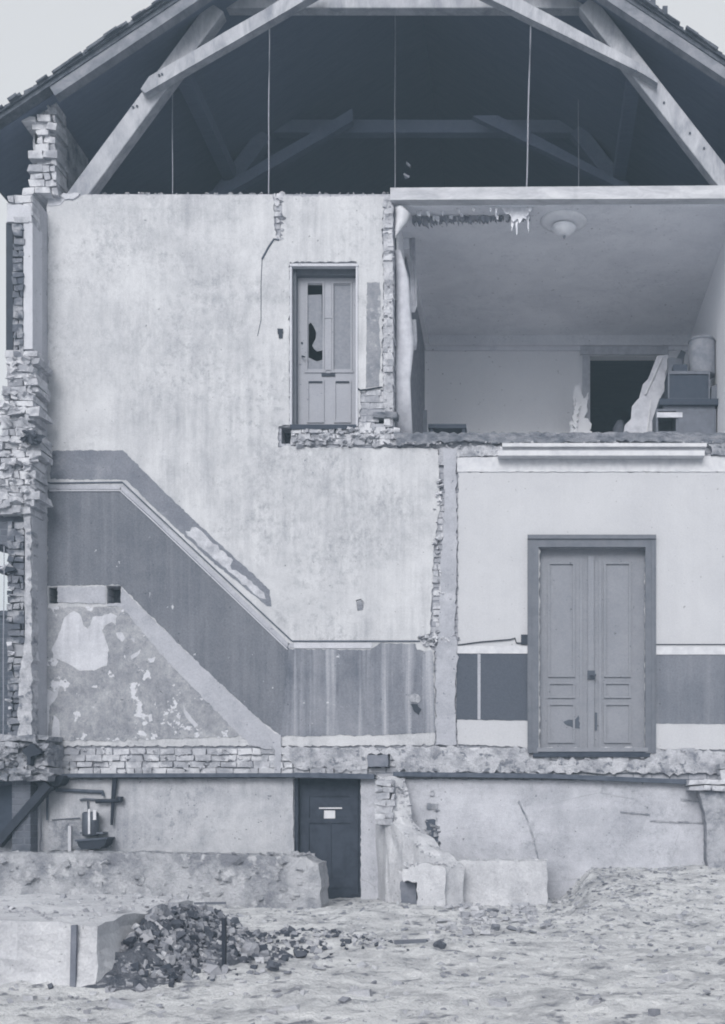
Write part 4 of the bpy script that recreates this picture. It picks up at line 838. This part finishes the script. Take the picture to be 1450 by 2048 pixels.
for j in range(6):
    for i in range(12): bm.faces.new([sdv[j][i], sdv[j][i+1], sdv[j+1][i+1], sdv[j+1][i]])
build('block_body', bm, M['conc'], blk)
bm = NB(); xp = P(152, 0, YK).x; wbox(bm, xp-.018, xp+.018, YK-.05, YK+.01, 0, zt_-.02, jit=.006); build('face_strip', bm, M['joist'], blk)
bm = NB()
for k in range(500): rock(bm, (R.uniform(xr_-2.6, xr_-.02), R.uniform(YK+.05, YK+2.2), zt_+.0), R.choice((.006, .01, .015, .03)))
build('crumbs', bm, M['stone'], blk)

# ---------------------------------------------------------------- rubble
def gpt(px, py):                 # where the sight line through a pixel meets the ground
    d = (P(px, py, 0)-cam.location).normalized(); t = 2.0; prev = None
    while t < 18:
        p = cam.location+d*t
        if p.z <= gh(p.x, p.y): return p
        t += .03
    return cam.location+d*15
bm = NB()
for k in range(5000):
    x, y = R.uniform(-6.5, 7.5), R.uniform(-10.5, -.1)
    if x < xr_+.05 and YK-.1 < y < YK+2.3: continue
    s = R.choice((.006, .01, .014, .022, .03))*R.uniform(.7, 1.4); rock(bm, (x, y, gh(x, y)+s*.1), s, .6, mi=0 if R.random() < .75 else 1)
o = build('rubble', bm, [M['stone'], M['stone_mid']]); tag(o, 'scattered crushed plaster and small stones over the open ground', 'rubble', kind='stuff')
bm = NB(); N_ = 90
def mnd(i, j):
    x, y = -2.4+3.9*i/N_, -7.9+3.2*j/N_
    e = max(0, 1-math.hypot((x+.85)/1.0, (y+6.2)/.95)+.5*noise.noise(Vector((x*2.2, y*2.2, 4))))
    h_ = min(.03, e*.1)+.10*min(1, e*3)*noise.noise(Vector((x*8, y*8, 2)))+.09*min(1, e*3)*noise.noise(Vector((x*22, y*22, 2)))
    dw = x-xr_; wed = .22*max(0, 1-abs(dw-.05)/.42)*max(0, min(1, (y-YK+.1)/.5))*max(0, min(1, (YK+2.4-y)/.4))
    return Vector((x, y, gh(x, y)+max(h_, wed*(1+.8*noise.noise(Vector((x*7, y*7, 5)))))-.012))
vv = [[bm.verts.new(mnd(i, j)) for i in range(N_+1)] for j in range(N_+1)]
for j in range(N_):
    for i in range(N_): bm.faces.new([vv[j][i], vv[j][i+1], vv[j+1][i+1], vv[j+1][i]])
tag(build('spoil', bm, M['spoil']), 'dark soil mound under the loose stones at the lower left', 'soil', kind='stuff')
bm = NB()
for k in range(8500):
    a, r_ = R.uniform(0, 6.28), abs(R.gauss(0, .46)); x, y = -.98+r_*math.cos(a)*1.15, -6.2+r_*math.sin(a)
    if x < xr_+.06 and y > YK-.1: continue
    s = R.choice((.01, .012, .016, .02, .03, .045))*R.uniform(.7, 1.2); rock(bm, (x, y, gh(x, y)+s*.25+R.uniform(0, .05)*max(0, 1-r_/.7)), s, .9, mi=R.choice((0, 0, 0, 1, 2, 2)))
for k in range(3000):
    dw = abs(R.gauss(0, .2)); x, y = xr_+.05+dw, R.uniform(YK+.15, YK+2.35); s = R.choice((.01, .014, .02, .03, .045)); rock(bm, (x, y, gh(x, y)+.24*max(0, 1-dw/.42)*min(1, (y-YK)/.5)*R.uniform(.5, 1)), s, .9, mi=R.choice((0, 0, 2, 2, 1)))
for k in range(420):
    x, y = R.gauss(.1, .4), R.gauss(-5.3, .35); s = R.uniform(.008, .032); rock(bm, (x, y, gh(x, y)+s*.2), s, .8, mi=R.choice((0, 0, 2, 1)))
o = build('debris_heap', bm, [M['stone_dark'], M['stone'], M['stone_mid']]); tag(o, 'dark heap of broken stones and soil right of the concrete block', 'rubble', kind='stuff')
bm = NB()
for k in range(520):
    p = gpt(R.gauss(1200, 90), R.gauss(1790, 40)); s = R.choice((.01, .015, .02, .035)); rock(bm, (p.x, p.y, gh(p.x, p.y)), s, .4, mi=1 if R.random() < .5 else 0)
for k in range(120):
    x, y = R.uniform(P(1090, 0).x, P(1500, 0).x), -abs(R.gauss(0, 1.1))-.1; s = R.uniform(.01, .05); rock(bm, (x, y, gh(x, y)+s*.1), s, .4, mi=0 if R.random() < .75 else 1)
for k in range(160):
    p = gpt(R.uniform(880, 1100), R.uniform(1790, 1870)); s = R.uniform(.02, .07); rock(bm, (p.x, p.y, gh(p.x, p.y)+s*.15), s, .6, mi=0 if R.random() < .8 else 1)
o = build('rubble_bank', bm, [M['stone'], M['stone_mid']]); tag(o, 'bank of broken masonry sloping down from the right cellar wall', 'rubble', kind='stuff')
# individual lumps
lum = []
bm = NB(); wbox(bm, -.11, .11, -.055, .055, 0, .07, jit=.012); me_o = build('broken_brick', bm, M['stone'])
BR = [(640, 1905, .6, 'pale brick end lying alone right of the dark heap'), (720, 1990, .8, 'largest pale broken brick in the middle foreground'), (1000, 2010, .7, 'pale brick fragment at the bottom, right of the middle'), (1190, 1880, .6, 'pale brick before the right rubble bank'), (1330, 1960, .8, 'broken brick in the right foreground below the right rubble bank'),
      (1420, 1900, .6, 'brick fragment nearest the right edge'), (1090, 1870, .5, 'small brick fragment in front of the footing wall'), (240, 2015, .8, 'broken brick in front of the dark heap at the bottom left'), (60, 2000, .6, 'brick fragment before the pale concrete block'), (780, 1860, .45, 'small brick chip left of the pale pier stump'), (580, 2020, .6, 'brick fragment at the bottom edge left of the middle')]
for i, (px, py, s, lab) in enumerate(BR):
    p = gpt(px, py); o = me_o if i == 0 else me_o.copy()
    if i: link(o)
    tag(o, lab, 'brick', 'broken bricks scattered on the ground')
    o.location = (p.x, p.y, gh(p.x, p.y)-.02); o.rotation_euler = (R.uniform(-.3, .3), R.uniform(-.3, .3), R.uniform(0, 3.1)); o.scale = (s*.8, s*.8, s*.8)
for px, py, s, m, lab in ((470, 1850, .17, 'stone_dark', 'grey jagged lump on the crest of the dark heap beside the short stake'), (500, 1905, .13, 'stone', 'white angular lump right of the short stake'), (545, 1932, .1, 'stone_dark', 'small dark stone alone on the pale ground right of the heap'), (905, 1800, .13, 'stone_dark', 'dark stone before the footing wall, right of the pale pier'),
                          (240, 1845, .2, 'stone_dark', 'dark pointed lump at the right corner of the concrete block'), (880, 1890, .08, 'stone_dark', 'small dark stone below the pale pier stump')):
    s *= .62; p = gpt(px, py+8); bm = NB(); rock(bm, (p.x, p.y, gh(p.x, p.y)+s*.4), s, .9, det=2); tag(build('stone_lump', bm, M[{'stone_dark': 'stone_darkish'}.get(m, m)]), lab, 'stone')
p = gpt(446, 1945); bm = NB(); wbox(bm, p.x-.012, p.x+.012, p.y, p.y+.03, p.z-.02, p.z+.36, jit=.006); tag(build('stake', bm, M['dark_metal']), 'short dark stake stuck upright at the edge of the heap', 'stake')
for px, py, L, a, lab in ((420, 1812, .35, -.25, 'small dark splinter of wood behind the heap'), (820, 1893, .25, .3, 'tiny splinter of wood below the pale pier')):
    p = gpt(px, py); bm = NB(); q = Vector((math.cos(a), .3, 0)).normalized()*L/2; z_ = gh(p.x, p.y)+.02
    a_, b_ = Vector((p.x, p.y, z_))-q, Vector((p.x, p.y, z_))+q; n_ = Vector((-q.y, q.x, 0)).normalized()*.03
    hexa(bm, [a_-n_, a_+n_, b_+n_, b_-n_]+[v+Vector((0, 0, .025)) for v in (a_-n_, a_+n_, b_+n_, b_-n_)], jit=.005); tag(build('plank', bm, M['grey_wood']), lab, 'plank')
# far dark wall seen through the left window
bm = NB(); wbox(bm, -12, -4.2, 5.0, 5.3, -.05, P(0, 1232, 5).z); wbox(bm, -12.1, -4.1, 4.95, 5.35, P(0, 1232, 5).z, P(0, 1222, 5).z); tag(build('garden_wall', bm, M['far_wall']), 'dark brick garden wall seen through the window gap at the left edge', 'wall')

# ---------------------------------------------------------------- added veil volume that lifts the dark tones
VEIL = 0.0064
if VEIL:
    bm = NB(); wbox(bm, -420, 520, -70, 620, -1.3, rp(RX, 0)[1]+1.0)
    hz = bpy.data.materials.new('veil_volume'); hz.use_nodes = True; ht = hz.node_tree; ht.nodes.remove(ht.nodes['Principled BSDF'])
    pv = ht.nodes.new('ShaderNodeVolumePrincipled'); pv.inputs['Color'].default_value = (.60, .82, 1, 1); pv.inputs['Density'].default_value = VEIL
    ht.links.new(pv.outputs[0], ht.nodes['Material Output'].inputs['Volume'])
    tag(build('tone_veil', bm, hz), 'added thin pale veil lifting the dark tones over the whole site', None, kind='stuff')
